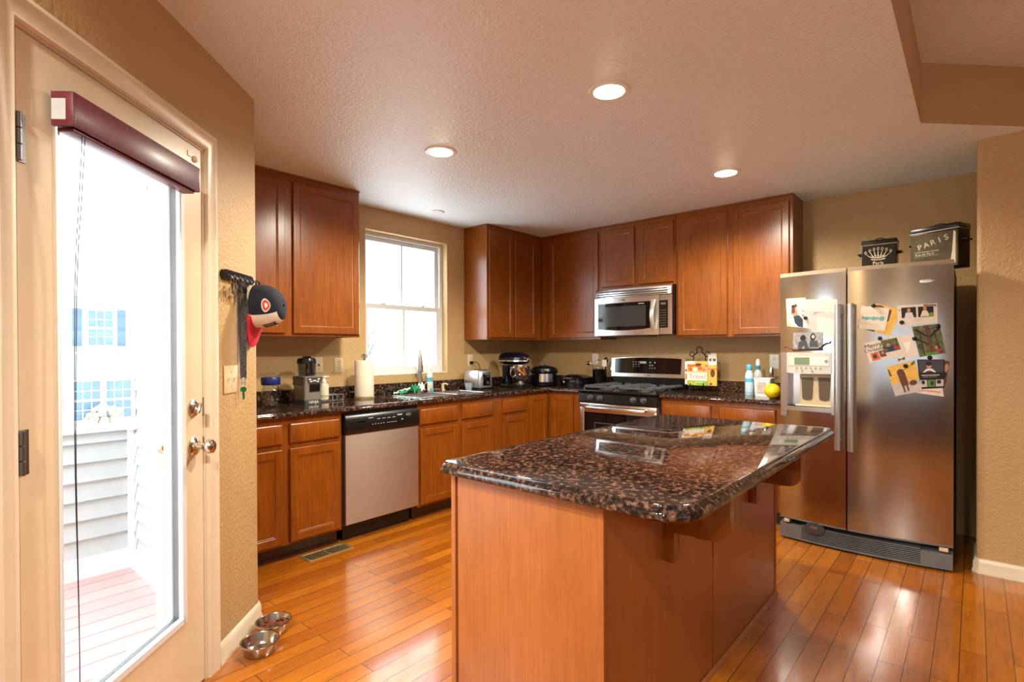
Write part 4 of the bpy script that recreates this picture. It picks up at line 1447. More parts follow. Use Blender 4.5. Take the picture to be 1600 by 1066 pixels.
card('photo_card', 'small black and white photo of a couple just above the ice dispenser', 'photo', [(0.902, 1.372), (0.727, 1.372), (0.727, 1.254), (0.906, 1.25)],
     [('e', 0.34, 0.30, 0.10, 0.16, 'ink'), ('p', [(0.20, 0.5), (0.45, 0.42), (0.56, 0.95), (0.16, 0.95)], 'charcoal'), ('e', 0.67, 0.26, 0.09, 0.2, 'ink'), ('e', 0.68, 0.24, 0.05, 0.1, 'mist'), ('p', [(0.58, 0.45), (0.82, 0.45), (0.86, 0.8), (0.56, 0.8)], 'charcoal'), ('r', 0.0, 0.88, 1, 1, 'ink')], 'bwp', lift=0.0024)
card('photo_card', 'white card with three blue-green fish on the refrigerator door', 'card', [(0.521, 1.526), (0.381, 1.503), (0.403, 1.368), (0.540, 1.390)],
     [('e', 0.27, 0.52, 0.09, 0.08, 'teal'), ('p', [(0.10, 0.44), (0.20, 0.52), (0.10, 0.6)], 'teal'), ('e', 0.52, 0.50, 0.10, 0.09, 'teal'), ('p', [(0.34, 0.42), (0.45, 0.50), (0.34, 0.58)], 'teal'), ('e', 0.80, 0.47, 0.10, 0.10, 'teal'), ('p', [(0.61, 0.40), (0.72, 0.47), (0.61, 0.55)], 'teal'),
      ('r', 0.18, 0.28, 0.30, 0.295, 'mist'), ('r', 0.42, 0.26, 0.54, 0.275, 'mist'), ('r', 0.66, 0.24, 0.82, 0.255, 'mist'), ('r', 0.22, 0.75, 0.7, 0.765, 'gold')], 'card', lift=0.0012)
card('photo_card', 'tan photo card tilted behind the fish card', 'card', [(0.447, 1.537), (0.326, 1.493), (0.378, 1.340), (0.498, 1.381)],
     [('e', 0.2, 0.1, 0.18, 0.07, 'brownp'), ('p', [(0.55, 0.1), (0.68, 0.1), (0.72, 0.5), (0.62, 0.6)], 'brownp'), ('r', 0.0, 0.9, 0.35, 1, 'ink')], 'gold')
card('photo_card', 'wide white card with two photos of a man, top right on the door', 'card', [(0.347, 1.517), (0.163, 1.522), (0.160, 1.409), (0.341, 1.400)],
     [('r', 0.11, 0.12, 0.48, 0.64, 'ink'), ('p', [(0.18, 0.64), (0.22, 0.38), (0.38, 0.38), (0.42, 0.64)], 'shirt'), ('e', 0.30, 0.27, 0.045, 0.11, 'skin'), ('r', 0.53, 0.12, 0.91, 0.64, 'ink'), ('p', [(0.72, 0.46), (0.90, 0.44), (0.91, 0.63), (0.70, 0.63)], 'green'), ('p', [(0.58, 0.62), (0.64, 0.32), (0.76, 0.34), (0.80, 0.6)], 'card'), ('e', 0.70, 0.22, 0.045, 0.11, 'skin'),
      ('r', 0.42, 0.72, 0.62, 0.745, 'mist'), ('r', 0.38, 0.82, 0.62, 0.84, 'mist'), ('p', [(0.66, 0.03), (0.98, 0.05), (0.99, 0.16), (0.9, 0.09), (0.68, 0.1)], 'brownp')], 'card')
card('photo_card', 'dark green forest photo with tall trees on the right of the door', 'photo', [(0.276, 1.391), (0.152, 1.406), (0.124, 1.239), (0.240, 1.216)],
     [('p', [(0.46, 0), (0.60, 0), (0.58, 0.9), (0.44, 0.9)], 'brownp'), ('p', [(0.1, 0.05), (0.5, 0.35), (0.48, 0.42), (0.08, 0.12)], 'ink'), ('p', [(0.95, 0.08), (0.55, 0.38), (0.55, 0.44), (0.98, 0.16)], 'ink'), ('p', [(0.05, 0.4), (0.45, 0.6), (0.44, 0.64), (0.05, 0.46)], 'ink'), ('p', [(0.72, 0.2), (0.76, 0.2), (0.84, 0.95), (0.80, 0.95)], 'ink'), ('p', [(0.2, 0.2), (0.24, 0.2), (0.22, 0.95), (0.18, 0.95)], 'ink'), ('r', 0.25, 0.9, 0.7, 0.99, 'green'), ('e', 0.70, 0.76, 0.05, 0.05, 'skin'), ('e', 0.76, 0.88, 0.06, 0.08, 'red')], 'forest', lift=0.0012)
card('photo_card', 'tilted holiday greeting card with three small photos on the refrigerator door', 'card', [(0.511, 1.296), (0.341, 1.340), (0.308, 1.231), (0.478, 1.180)],
     [('t', 'Merry', 0.25, 0.20, 0.036, 0), ('t', 'Christmas', 0.26, 0.42, 0.027, 0), ('r', 0.50, 0.06, 0.95, 0.70, 'forest'), ('e', 0.66, 0.34, 0.05, 0.09, 'skin'), ('p', [(0.60, 0.44), (0.78, 0.4), (0.84, 0.68), (0.62, 0.69)], 'navy'), ('e', 0.84, 0.55, 0.06, 0.09, 'red'), ('r', 0.10, 0.56, 0.33, 0.95, 'orangep'), ('e', 0.2, 0.75, 0.06, 0.12, 'navy'), ('r', 0.35, 0.54, 0.58, 0.86, 'brownp'), ('e', 0.46, 0.66, 0.05, 0.08, 'skin')][0:0] +
     [('t', 'Merry', 0.25, 0.20, 0.036, 0, 'ink'), ('t', 'Christmas', 0.27, 0.42, 0.027, 0, 'ink'), ('r', 0.50, 0.06, 0.95, 0.70, 'forest'), ('e', 0.66, 0.34, 0.05, 0.09, 'skin'), ('p', [(0.60, 0.44), (0.78, 0.4), (0.84, 0.68), (0.62, 0.69)], 'navy'), ('e', 0.84, 0.55, 0.06, 0.09, 'red'), ('r', 0.10, 0.56, 0.33, 0.95, 'orangep'), ('e', 0.2, 0.75, 0.06, 0.12, 'navy'), ('r', 0.35, 0.54, 0.52, 0.86, 'brownp'), ('e', 0.44, 0.66, 0.04, 0.08, 'skin')], 'card', lift=0.0012)
card('photo_card', 'pale blank-looking card between the greeting card and the forest photo', 'card', [(0.341, 1.332), (0.270, 1.350), (0.249, 1.224), (0.311, 1.209)],
     [('p', [(0.2, 0.3), (0.7, 0.3), (0.6, 0.6), (0.3, 0.8)], 'cream')], 'card')
card('photo_card', 'very small white tag with a dark picture below the greeting card', 'card', [(0.350, 1.208), (0.305, 1.224), (0.299, 1.198), (0.344, 1.186)],
     [('p', [(0.15, 0.2), (0.5, 0.45), (0.85, 0.15), (0.85, 0.85), (0.5, 0.6), (0.15, 0.9)], 'brownp')], 'card', lift=0.0012)
card('photo_card', 'sepia photo of an embracing pair by the water, lowest on the door', 'photo', [(0.396, 1.155), (0.261, 1.198), (0.228, 1.021), (0.353, 0.986)],
     [('p', [(0.02, 0.1), (0.98, 0.0), (0.98, 0.10), (0.5, 0.24), (0.02, 0.34)], 'forest'), ('r', 0, 0.6, 1, 1, 'mist'), ('e', 0.42, 0.28, 0.13, 0.12, 'brownp'), ('p', [(0.30, 0.30), (0.56, 0.30), (0.60, 0.72), (0.34, 0.74)], 'brownp'), ('r', 0.36, 0.72, 0.42, 0.94, 'brownp'), ('r', 0.50, 0.70, 0.56, 0.92, 'brownp'), ('e', 0.76, 0.68, 0.14, 0.085, 'brownp')], 'gold', lift=0.0024)
card('photo_card', 'dark announcement card with a young man and small photos, lower right on the door', 'card', [(0.252, 1.202), (0.129, 1.203), (0.129, 1.043), (0.237, 1.032)],
     [('r', 0.04, 0.03, 0.96, 0.44, 'charcoal'), ('p', [(0.16, 0.44), (0.32, 0.32), (0.54, 0.32), (0.68, 0.44)], 'cream'), ('e', 0.42, 0.22, 0.10, 0.10, 'skin'), ('e', 0.41, 0.15, 0.12, 0.07, 'ink'), ('r', 0.1, 0.53, 0.8, 0.55, 'cream'), ('r', 0.14, 0.59, 0.7, 0.605, 'bwp'), ('r', 0.04, 0.70, 0.30, 0.94, 'mist'), ('e', 0.15, 0.78, 0.07, 0.07, 'ink'), ('r', 0.33, 0.70, 0.62, 0.94, 'green'), ('e', 0.5, 0.82, 0.08, 0.08, 'navy'), ('r', 0.65, 0.70, 0.96, 0.94, 'mist'), ('e', 0.78, 0.78, 0.09, 0.07, 'ink')], 'ink', lift=0.0012)
card('photo_card', 'strip of a pale pink card showing under the dark announcement card', 'card', [(0.262, 1.06), (0.140, 1.06), (0.132, 0.992), (0.258, 1.010)],
     [('r', 0.25, 0.60, 0.9, 0.70, 'pink'), ('r', 0.35, 0.78, 0.85, 0.8, 'mist')], 'card')
card('photo_card', 'brown patterned card edge showing right of the dark announcement card', 'card', [(0.150, 1.202), (0.107, 1.192), (0.124, 1.065), (0.150, 1.065)],
     [('e', 0.75, 0.3, 0.2, 0.18, 'skin'), ('e', 0.7, 0.62, 0.2, 0.1, 'ink')], 'brownp')
mags = [((0.828, 1.465), 'round black magnet on the couple photo of the freezer door'), ((0.459, 1.522), 'round black magnet at the top of the fish card'),
        ((0.323, 1.418), 'round black magnet at the lower left of the wide card of a man'), ((0.427, 1.326), 'round black magnet at the top of the greeting card'),
        ((0.264, 1.322), 'round black magnet on the left edge of the forest photo'), ((0.158, 1.391), 'round black magnet on the top right corner of the forest photo'),
        ((0.194, 1.213), 'round black magnet at the top of the dark announcement card'), ((0.305, 1.164), 'round black magnet at the top of the sepia photo')]
first = None
for (y, z), lab in mags:
    n = Vector((-1, -2 * 0.05 * (y - 0.5395) / 0.4515 ** 2 * -1, 0)).normalized()
    loc = (fxat(y) - 0.0045, y, z)
    ang = math.atan2(n.y, n.x)
    if first is None:
        m = MB()
        m.lathe([(0.0115, 0), (0.0115, 0.004), (0.008, 0.008), (0, 0.009)], M=RY(90), seg=18)
        first = tag(m.build('round_magnet', 'blackgloss', local=True), lab, 'magnet', 'round black magnets on the refrigerator')
        first.location = loc
        first.rotation_euler = (0, 0, ang)
    else:
        o = first.copy()
        COL.objects.link(o)
        o.location = loc
        o.rotation_euler = (0, 0, ang)
        o['label'] = lab
for pts, lab in (([(0.960, 1.272), (0.945, 1.281), (0.925, 1.272), (0.905, 1.262), (0.880, 1.258), (0.865, 1.262)], 'brown curled ribbon magnet left of the black and white photo'),
                 ([(0.752, 1.268), (0.735, 1.275), (0.722, 1.290), (0.705, 1.300), (0.690, 1.300), (0.682, 1.312)], 'dark curled ribbon magnet right of the black and white photo')):
    m = MB()
    m.tube([(fxat(y) - 0.006, y, z) for y, z in pts], 0.004, 8, radii=[0.002, 0.004, 0.0055, 0.006, 0.005, 0.003])
    tag(m.build('ribbon_magnet', 'brownp' if 'brown' in lab else 'ink'), lab, 'magnet')

# ------------------------------------------------------------------ tins on top of the refrigerator
def tin(loc, rz, w, d, h, label, mats, deco):
    r = thing('storage_tin', label, 'tin', loc, rz)
    m = MB()
    m.box(0, w, 0, d, 0, h - 0.03, 0.004, 2)
    b = m.build('tin_body', 'tin', r, local=True)
    m = MB()
    m.box(0.004, w - 0.004, -0.0008, 0.002, 0.006, h - 0.04)
    m.build('tin_front', mats, r, local=True)
    deco(r)
    m = MB()
    m.box(-0.003, w + 0.003, -0.003, d + 0.003, h - 0.032, h, 0.004, 2)
    l = m.build('lid', 'tin', r, local=True)
    m = MB()
    m.box(-0.0035, w + 0.0035, -0.0038, d + 0.0038, h - 0.034, h - 0.030)
    m.build('lid_rim', 'nickel', l, local=True)
    m = MB()
    m.tube([(w / 2 + w * 0.17 * math.cos(a), d / 2, h - 0.002 + 0.020 * math.sin(a)) for a in [k * math.pi / 10 for k in range(11)]], 0.003, 8)
    m.build('lid_handle', 'tin', l, local=True)
    for sx, x0 in ((-1, 0), (1, w)):
        m = MB()
        m.tube([(x0, d / 2 - 0.035, h * 0.62), (x0 + sx * 0.022, d / 2 - 0.03, h * 0.62), (x0 + sx * 0.022, d / 2 + 0.03, h * 0.62), (x0, d / 2 + 0.035, h * 0.62)], 0.006, 8)
        m.build('side_handle', 'tin', r, local=True)
    return r
MT['chalk'] = plain('cream_lettering', rgb(206, 190, 158), 0.5, vary=0.2, scale=120)
def deco_crown(r):
    m = MB()
    y = -0.0016
    for k in range(7):
        t = (k - 3) / 3
        bx_, bz_ = 0.088 + t * 0.036, 0.102
        tx_, tz_ = 0.088 + t * 0.066, 0.158 - 0.022 * t * t
        m.loft([[(bx_ - 0.003, y, bz_), (bx_ + 0.003, y, bz_), (tx_ + 0.001, y, tz_ - 0.008), (tx_ - 0.001, y, tz_ - 0.008)], [(bx_ - 0.003, y + .001, bz_), (bx_ + 0.003, y + .001, bz_), (tx_ + 0.001, y + .001, tz_ - 0.008), (tx_ - 0.001, y + .001, tz_ - 0.008)]])
        m.tube([(tx_ + 0.005 * math.cos(a), y, tz_ + 0.008 * math.sin(a)) for a in [j * math.pi / 6 for j in range(12)]], 0.0014, 6, closed=True)
        if k < 6:
            m.tube([(bx_ + 0.006 + 0.006 * math.cos(a), y, bz_ + 0.006 + 0.006 * math.sin(a)) for a in [j * math.pi / 5 for j in range(10)]], 0.001, 5, closed=True)
    m.tube([(0.088 + t * 0.042, y, 0.100 + 0.006 * t * t) for t in [-1 + k / 6 for k in range(13)]], 0.0022, 6)
    m.tube([(0.088 + t * 0.038, y, 0.085 + 0.006 * t * t) for t in [-1 + k / 6 for k in range(13)]], 0.0022, 6)
    for k in range(6):
        x = 0.088 + (k - 2.5) * 0.012
        m.tube([(x + 0.004 * math.cos(a), y, 0.093 + 0.003 * math.sin(a)) for a in [j * math.pi / 4 for j in range(8)]], 0.001, 5, closed=True)
    m.build('crown_print', 'chalk', r, local=True)
    m = MB()
    m.text('Paris', 0.030, 0.0004, T(0.088, y, 0.066) @ FRONT @ Matrix.Shear('XY', 4, (0.3, 0)))
    m.build('lettering', 'chalk', r, local=True)
tin((4.07, 0.552, 1.7415), NEG90, 0.182, 0.13, 0.215, 'smaller black tin with a cream crown print on top of the refrigerator', 'tin', deco_crown)
def deco_paris(r):
    m = MB()
    y = -0.0016
    for k, ch in enumerate('PARIS'):
        m.text(ch, 0.046, 0.0004, T(0.050 + k * 0.034, y, 0.135 + k * 0.010) @ FRONT @ RZ(16))
    m.text('Rue de Paris', 0.02, 0.0004, T(0.075, y, 0.092) @ FRONT)
    for z in (0.108, 0.104, 0.080):
        m.box(0.02, 0.15, y, y + 0.0008, z, z + 0.0012)
    m.build('lettering', 'chalk', r, local=True)
    m = MB()
    m.prism([(0.205, 0.02), (0.232, 0.02), (0.232, 0.20), (0.222, 0.21), (0.215, 0.09)], 0, 0.0008, M=T(0, -0.001, 0) @ FRONT)
    m.build('tower_print', 'chalk', r, local=True)
tin((4.095, 0.300, 1.7415), NEG90 - math.radians(22), 0.245, 0.135, 0.255, 'larger black tin lettered in cream, right-hand one on top of the refrigerator', 'tinfront', deco_paris)

# ------------------------------------------------------------------ recessed lamps (each lamp's light lives in its builder)
def can(x, y, label, z=ZC, watts=LAMP_W, col=(1.0, 0.92, 0.77)):
    r = thing('recessed_light', label, 'ceiling light', (x, y, z - 0.001), 0, 'recessed ceiling lights')
    m = MB()
    m.lathe([(0.066, -0.001), (0.070, -0.006), (0.090, -0.005), (0.094, 0.0), (0.066, 0.0)], seg=40, cap=False)
    m.build('trim_ring', 'white', r, local=True)
    m = MB()
    m.lathe([(0.0665, -0.001), (0.055, -0.008), (0.035, -0.013), (0, -0.015)], seg=32, cap=False)
    m.build('bulb', 'lamp', r, local=True)
    L = bpy.data.lights.new('lamp_light', 'SPOT')
    L.energy = watts
    L.color = col
    L.spot_size = math.radians(165)
    L.spot_blend = 0.5
    L.shadow_soft_size = 0.06
    o = bpy.data.objects.new('lamp_light', L)
    COL.objects.link(o)
    o.parent = r
    o.location = (0, 0, -0.085)
    return r
can(2.113, 1.251, 'round glowing recessed light nearest the camera, above the island')
can(2.102, 2.379, 'round glowing recessed light left of the others, towards the window side')
can(3.609, 1.252, 'round glowing recessed light on the right, in front of the refrigerator side cabinets')
for x, y, w_, lab in ((-1.3, 0.80, 95, 'unseen fill lamp added in the raised ceiling behind the island end'), (-0.65, 0.45, 105, 'unseen fill lamp added in the raised ceiling far behind the island'), (-2.7, -0.6, 90, 'unseen fill lamp added in the raised ceiling by the rear window')):
    can(x, y, lab, HC, w_, (1.0, 0.95, 0.86))  # lamps added out of view to brighten the room from behind the camera
m = MB()
m.lathe([(0.062, 0.0), (0.062, -0.004), (0.056, -0.009), (0, -0.010)], (2.996, 3.442, ZC - 0.0005), 36)
tag(m.build('ceiling_speaker', 'white'), 'small unlit round white cover on the ceiling near the window', 'ceiling cover')

# ------------------------------------------------------------------ wall plates
def plate(name, label, loc, rz, w, h, kind, mat, cat):
    r = thing(name, label, cat, loc, rz)
    m = MB()
    m.box(-w / 2, w / 2, -0.0055, -0.0004, -h / 2, h / 2, 0.002, 2)
    m.build('cover_plate', mat, r, local=True)
    if kind == 'duplex':
        for z in (-0.02, 0.02):
            m = MB()
            m.lathe([(0.0165, 0), (0.0165, 0.0018), (0, 0.0018)], M=T(0, -0.0055, z) @ RX(90), seg=20)
            rc = m.build('socket', mat, r, local=True)
            m = MB()
            m.box(-0.0075, -0.005, -0.0078, -0.0070, z - 0.004, z + 0.006)
            m.box(0.005, 0.0075, -0.0078, -0.0070, z - 0.004, z + 0.006)
            m.cyl((0, -0.0070, z - 0.009), 0.0024, 0.0006, 'y', 8, M=Matrix.Identity(4))
            m.build('socket_slots', 'ink', rc, local=True)
    elif kind == 'jack':
        m = MB()
        m.box(-0.007, 0.007, -0.0075, -0.0055, -0.008, 0.008, 0.001, 1)
        m.build('jack', 'ink', r, local=True)
    elif kind == 'toggle':
        for x in (-0.023, 0.023):
            m = MB()
            m.box(x - 0.005, x + 0.005, -0.0065, -0.005, -0.012, 0.012)
            m.box(x - 0.0035, x + 0.0035, -0.016, -0.005, 0.001, 0.009, 0.001, 1)
            m.build('toggle', mat, r, local=True)
    for z in ((0,) if kind == 'duplex' else (-0.03, 0.03)):
        m = MB()
        m.lathe([(0.003, 0), (0.002, 0.0012), (0, 0.0014)], M=T(0, -0.0055, z) @ RX(90), seg=10)
        m.build('screw', 'nickel', r, local=True)
    return r
plate('wall_outlet', 'almond wall plate with one jack behind the blender', (2.065, YC, 1.156), 0, 0.072, 0.116, 'jack', 'almond', 'wall plate')
plate('wall_outlet', 'almond duplex outlet between the blender and the paper towels', (2.232, YC, 1.152), 0, 0.072, 0.116, 'duplex', 'almond', 'outlet')
plate('wall_outlet', 'almond outlet above the toaster with a black plug in it', (3.660, YC, 1.160), 0, 0.072, 0.116, 'duplex', 'almond', 'outlet')
plate('wall_outlet', 'almond blank plate right behind the stand mixer', (4.392, YC, 1.160), 0, 0.072, 0.116, 'blank', 'almond', 'wall plate')
plate('wall_outlet', 'white outlet left of the range behind the utensil crock', (XC, 2.960, 1.163), NEG90, 0.072, 0.116, 'duplex', 'white', 'outlet')
plate('wall_outlet', 'white outlet partly hidden behind the cookbooks', (XC, 1.752, 1.170), NEG90, 0.072, 0.116, 'duplex', 'white', 'outlet')
plate('wall_outlet', 'white duplex outlet beside the refrigerator above the bottles', (XC, 1.244, 1.160), NEG90, 0.072, 0.116, 'duplex', 'white', 'outlet')
p = dw(-0.262)
plate('light_switch', 'cream double light switch plate beside the glazed door', (p.x, p.y, 1.148), math.radians(DANG), 0.116, 0.116, 'toggle', 'almond', 'switch')

# ------------------------------------------------------------------ key rack, cap, keys (door wall frame)
p = dw(-0.205)
kr = thing('key_rack', 'small black key rack with hooks on the wall beside the door', 'key rack', (p.x, p.y, 1.585), math.radians(DANG))
m = MB()
m.loft([[(x, y, z) for x, z in [(-0.115 + 0.020 * math.cos(a), 0.020 * math.sin(a)) for a in [math.pi / 2 + k * math.pi / 8 for k in range(9)]] + [(0.115 + 0.020 * math.cos(a), 0.020 * math.sin(a)) for a in [-math.pi / 2 + k * math.pi / 8 for k in range(9)]]] for y in (-0.0005, -0.012, -0.016)])
m.build('rack_board', 'black', kr, local=True)
HK = [-0.10, -0.055, -0.010, 0.035, 0.080]
for x in HK:
    m = MB()
    m.tube([(x, -0.015, -0.002), (x, -0.030, -0.008), (x, -0.036, -0.018), (x, -0.042, -0.012), (x, -0.044, -0.002)], 0.0026, 8)
    m.build('hook', 'iron', kr, local=True)
def keyring(x, label, keys, fob):
    q = dw(-0.205 + x, -0.034)
    r = thing('key_ring', label, 'keys', (q.x, q.y, 1.571), math.radians(DANG))
    m = MB()
    m.tube([(0.0, 0.013 * math.sin(a) * 0.25, -0.014 + 0.014 * math.cos(a)) for a in [k * math.pi / 8 for k in range(16)]] and [(0.013 * math.sin(a), 0.0, -0.012 + 0.013 * math.cos(a)) for a in [k * math.pi / 8 for k in range(16)]], 0.0012, 6, closed=True)
    m.build('ring', 'nickel', r, local=True)
    for k, (dx, dz, tilt, ln_) in enumerate(keys):
        m = MB()
        K = T(dx, 0.004 * k, dz) @ RY(tilt)
        m.cyl((0, -0.001, -0.012), 0.011, 0.002, 'y', 16, M=K)
        m.box(-0.004, 0.004, -0.001, 0.001, -0.022 - ln_, -0.020, M=K)
        for j in range(3):
            m.box(0.004, 0.0062, -0.001, 0.001, -0.026 - j * 0.007, -0.023 - j * 0.007, M=K)
        m.build('key', 'nickel', r, local=True)
    if fob:
        m = MB()
        m.cyl((fob[0], -0.012, fob[1]), 0.017, 0.006, 'y', 20, 0.001)
        m.build('fob', 'black', r, local=True)
    return r
keyring(HK[0] - 0.0, 'bunch of keys on the leftmost hook of the key rack', [(-0.004, -0.022, 6, 0.022), (0.005, -0.022, -8, 0.026)], None)
keyring(HK[1], 'bunch of keys on the second hook from the left of the key rack', [(-0.005, -0.022, 8, 0.024), (0.004, -0.022, -5, 0.02), (0.0, -0.024, 1, 0.03)], None)
keyring(HK[2], 'keys with a round black fob next to the baseball cap', [(0.004, -0.030, -6, 0.028), (-0.004, -0.050, 4, 0.024)], (0.0, -0.042))
q = dw(-0.190, -0.022)
ly = thing('lanyard', 'black patterned lanyard with a green key hanging behind the cap', 'lanyard', (q.x, q.y, 1.571), math.radians(DANG - 62))
m = MB()
for dx, tw in ((-0.010, 0.25), (0.004, -0.2)):
    m.loft([[(dx * (1 - t) + math.cos(tw * t) * s * 0.0125, -0.004 * (1 if dx > 0 else -1) * (1 - t) + math.sin(tw * t) * s * 0.01 + e, -0.005 - 0.42 * t) for s, e in ((-1, 0), (1, 0), (1, 0.0012), (-1, 0.0012))] for t in [k / 10 for k in range(11)]])
m.build('strap', 'strap', ly, local=True)
m = MB()
m.box(-0.008, 0.008, -0.004, 0.004, -0.445, -0.418, 0.002, 1)
m.tube([(0.007 * math.sin(a), 0, -0.452 + 0.008 * math.cos(a)) for a in [k * math.pi / 6 for k in range(12)]], 0.0012, 6, closed=True)
m.build('clip', 'nickel', ly, local=True)
m = MB()
m.lathe([(0.0135, -0.001), (0.0135, 0.001), (0, 0.001)], M=T(0, 0, -0.472) @ RX(90) @ RZ(22), seg=6)
m.box(-0.004, 0.004, -0.001, 0.001, -0.515, -0.482)
for j in range(3):
    m.box(0.004, 0.006, -0.001, 0.001, -0.495 - j * 0.006, -0.491 - j * 0.006)
m.build('green_key', 'keygreen', ly, local=True)

# baseball cap: opening against the wall, brim hanging down
q = dw(-0.105, -0.046)
cp_ = thing('baseball_cap', 'navy baseball cap with white front and red brim hanging from the key rack', 'cap', (q.x, q.y, 1.475), math.radians(DANG))
CR, CH = 0.092, 0.118
def crown(u, v):
    # u around (0 = up, 0.5 = front/down), v from rim to apex; axis along -y
    a = 2 * math.pi * u
    t = v * math.pi / 2
    fr_ = 0.5 - 0.5 * math.cos(a)
    r = CR * (math.cos(t) ** 0.72) * (1 + 0.10 * fr_)
    h = CH * (math.sin(t) ** 0.85) * (1 + 0.10 * fr_ * math.sin(2 * t))
    return (r * math.sin(a) * 0.94, -h, r * math.cos(a))
def patch(m, u0, u1, v0, v1, nu, nv, off=0.0):
    def f(i, j):
        p = Vector(crown(u0 + (u1 - u0) * i, v0 + (v1 - v0) * j))
        n = Vector((p.x, p.y * 0.8, p.z)).normalized()
        return tuple(p + n * off)
    m.grid(f, nu, nv)
m = MB()
patch(m, -0.5, 0.5, 0, 0.999, 48, 14)
patch(m, -0.5, 0.5, 0, 0.999, 48, 14, -0.002)
m.build('crown', 'navycloth', cp_, local=True)
m = MB()
patch(m, 0.335, 0.665, 0.0, 0.62, 18, 8, 0.002)
fp_ = m.build('front_panel', 'whitecloth', cp_, local=True)
m = MB()
for a0, a1 in ((0.455, 0.475), (0.490, 0.503), (0.520, 0.540), (0.552, 0.566)):
    patch(m, a0, a1, 0.16, 0.44, 2, 4, 0.0035)
patch(m, 0.45, 0.57, 0.40, 0.45, 8, 2, 0.0035)
patch(m, 0.475, 0.545, 0.16, 0.20, 6, 2, 0.0035)
m.build('front_lettering', 'ink', fp_, local=True)
m = MB()
patch(m, 0.405, 0.44, 0.20, 0.36, 3, 4, 0.0035)
m.build('front_emblem', 'orangep', fp_, local=True)
m = MB()
def shield(off, s):
    c = (0.735, 0.36)
    P = []
    for k in range(18):
        a = 2 * math.pi * k / 18
        ru, rv = 0.052 * math.cos(a), 0.11 * math.sin(a)
        p = Vector(crown(c[0] + ru * s * (1 - 0.3 * math.sin(a)), c[1] + rv * s))
        n = Vector((p.x, p.y * 0.8, p.z)).normalized()
        P.append(tuple(p + n * off))
    return P
m.poly(shield(0.003, 1.0))
m.m(1).poly(shield(0.004, 0.78))
m.m(0).poly(shield(0.005, 0.35))
m.build('side_badge', ['whitecloth', plain('brick_red_badge', rgb(196, 84, 70), 0.7)], cp_, local=True)
m = MB()
def brim(off):
    def f(i, j):
        k = 2 * i - 1
        u = 0.5 + k * 0.17
        p = Vector(crown(u, 0.0))
        L = 0.090 * max(0.0, 1 - k * k) ** 0.55
        return (p.x, off + 0.002 + 0.022 * j - 0.012 * k * k, p.z - L * j)
    return f
m.grid(brim(0.0), 24, 8)
m.grid(brim(-0.003), 24, 8)
m.build('brim', 'red', cp_, local=True)
m = MB()
m.ball((0, -CH - 0.001, 0), 0.007, 0.005, 0.007, 12, 8)
m.tube([(-0.02, -0.004, CR), (-0.012, -0.002, CR + 0.014), (0.012, -0.002, CR + 0.014), (0.02, -0.004, CR)], 0.004, 6)
m.build('button_and_strap', 'navycloth', cp_, local=True)

# ------------------------------------------------------------------ sink and things around it
sk = thing('kitchen_sink', 'double-bowl stainless sink set in the granite under the window', 'sink', ((SX0 + SX1) / 2, (SY0 + SY1) / 2, CT - 0.19))
m = MB()
xm = SX0 + 0.40
for a, b in ((SX0 + 0.012, xm - 0.012), (xm + 0.012, SX1 - 0.012)):
    c, d = SY0 + 0.012, SY1 - 0.012
    def ring(i, z):
        return [(a + i, c + i, z), (b - i, c + i, z), (b - i, d - i, z), (a + i, d - i, z)]
    m.loft([ring(0, CT - 0.002), ring(0.004, CT - 0.10), ring(0.012, CT - 0.16), ring(0.03, CT - 0.178)], cap0=False)
    m.lathe([(0.042, 0.0), (0.042, 0.003), (0.03, 0.003), (0.02, 0.001), (0, 0.001)], ((a + b) / 2, (c + d) / 2, CT - 0.1775), 24)
bs = m.build('bowls', 'steelv', sk)
m = MB()
z0, z1 = CT + 0.0006, CT + 0.0045
def rim(x0, x1, y0, y1):
    m.box(x0, x1, y0, y1, z0, z1, 0.0015, 1)
rim(SX0 - 0.016, SX1 + 0.016, SY0 - 0.016, SY0 + 0.014)
rim(SX0 - 0.016, SX1 + 0.016, SY1 - 0.014, SY1 + 0.016)
rim(SX0 - 0.016, SX0 + 0.014, SY0 + 0.014, SY1 - 0.014)
rim(SX1 - 0.014, SX1 + 0.016, SY0 + 0.014, SY1 - 0.014)
rim(xm - 0.014, xm + 0.014, SY0 + 0.014, SY1 - 0.014)
m.build('rim', 'steelhi', sk)
MT['faucetmetal'] = plain('brushed_faucet_metal', (0.50, 0.49, 0.46, 1), 0.28, 0.9, vary=0.02)
fc = thing('kitchen_faucet', 'tall tapering brushed metal faucet behind the sink', 'faucet', (2.985, 3.668, CT))
m = MB()
m.lathe([(0.034, 0.0005), (0.034, 0.006), (0.026, 0.014), (0.019, 0.025), (0.016, 0.06), (0.0165, 0.172), (0, 0.172)], seg=28)
m.build('base_and_stem', 'faucetmetal', fc, local=True)
m = MB()
m.lathe([(0.020, 0.172), (0.036, 0.176), (0.036, 0.184), (0.029, 0.188), (0, 0.188)], seg=28)
m.build('collar', 'faucetmetal', fc, local=True)
m = MB()
m.lathe([(0.031, 0.188), (0.027, 0.24), (0.018, 0.31), (0.010, 0.36), (0.007, 0.375), (0, 0.378)], seg=28, M=Matrix.Identity(4))
m.build('tapered_spray_head', 'faucetmetal', fc, local=True)
m = MB()
m.tube([(0.012, 0, 0.05), (0.045, -0.004, 0.06), (0.075, -0.008, 0.085)], 0.007, 10, radii=[0.009, 0.007, 0.005])
m.build('lever', 'faucetmetal', fc, local=True)
ds = thing('dish_soap_bottle', 'white and blue dish soap bottle beside the faucet', 'bottle', (3.098, 3.665, CT))
m = MB()
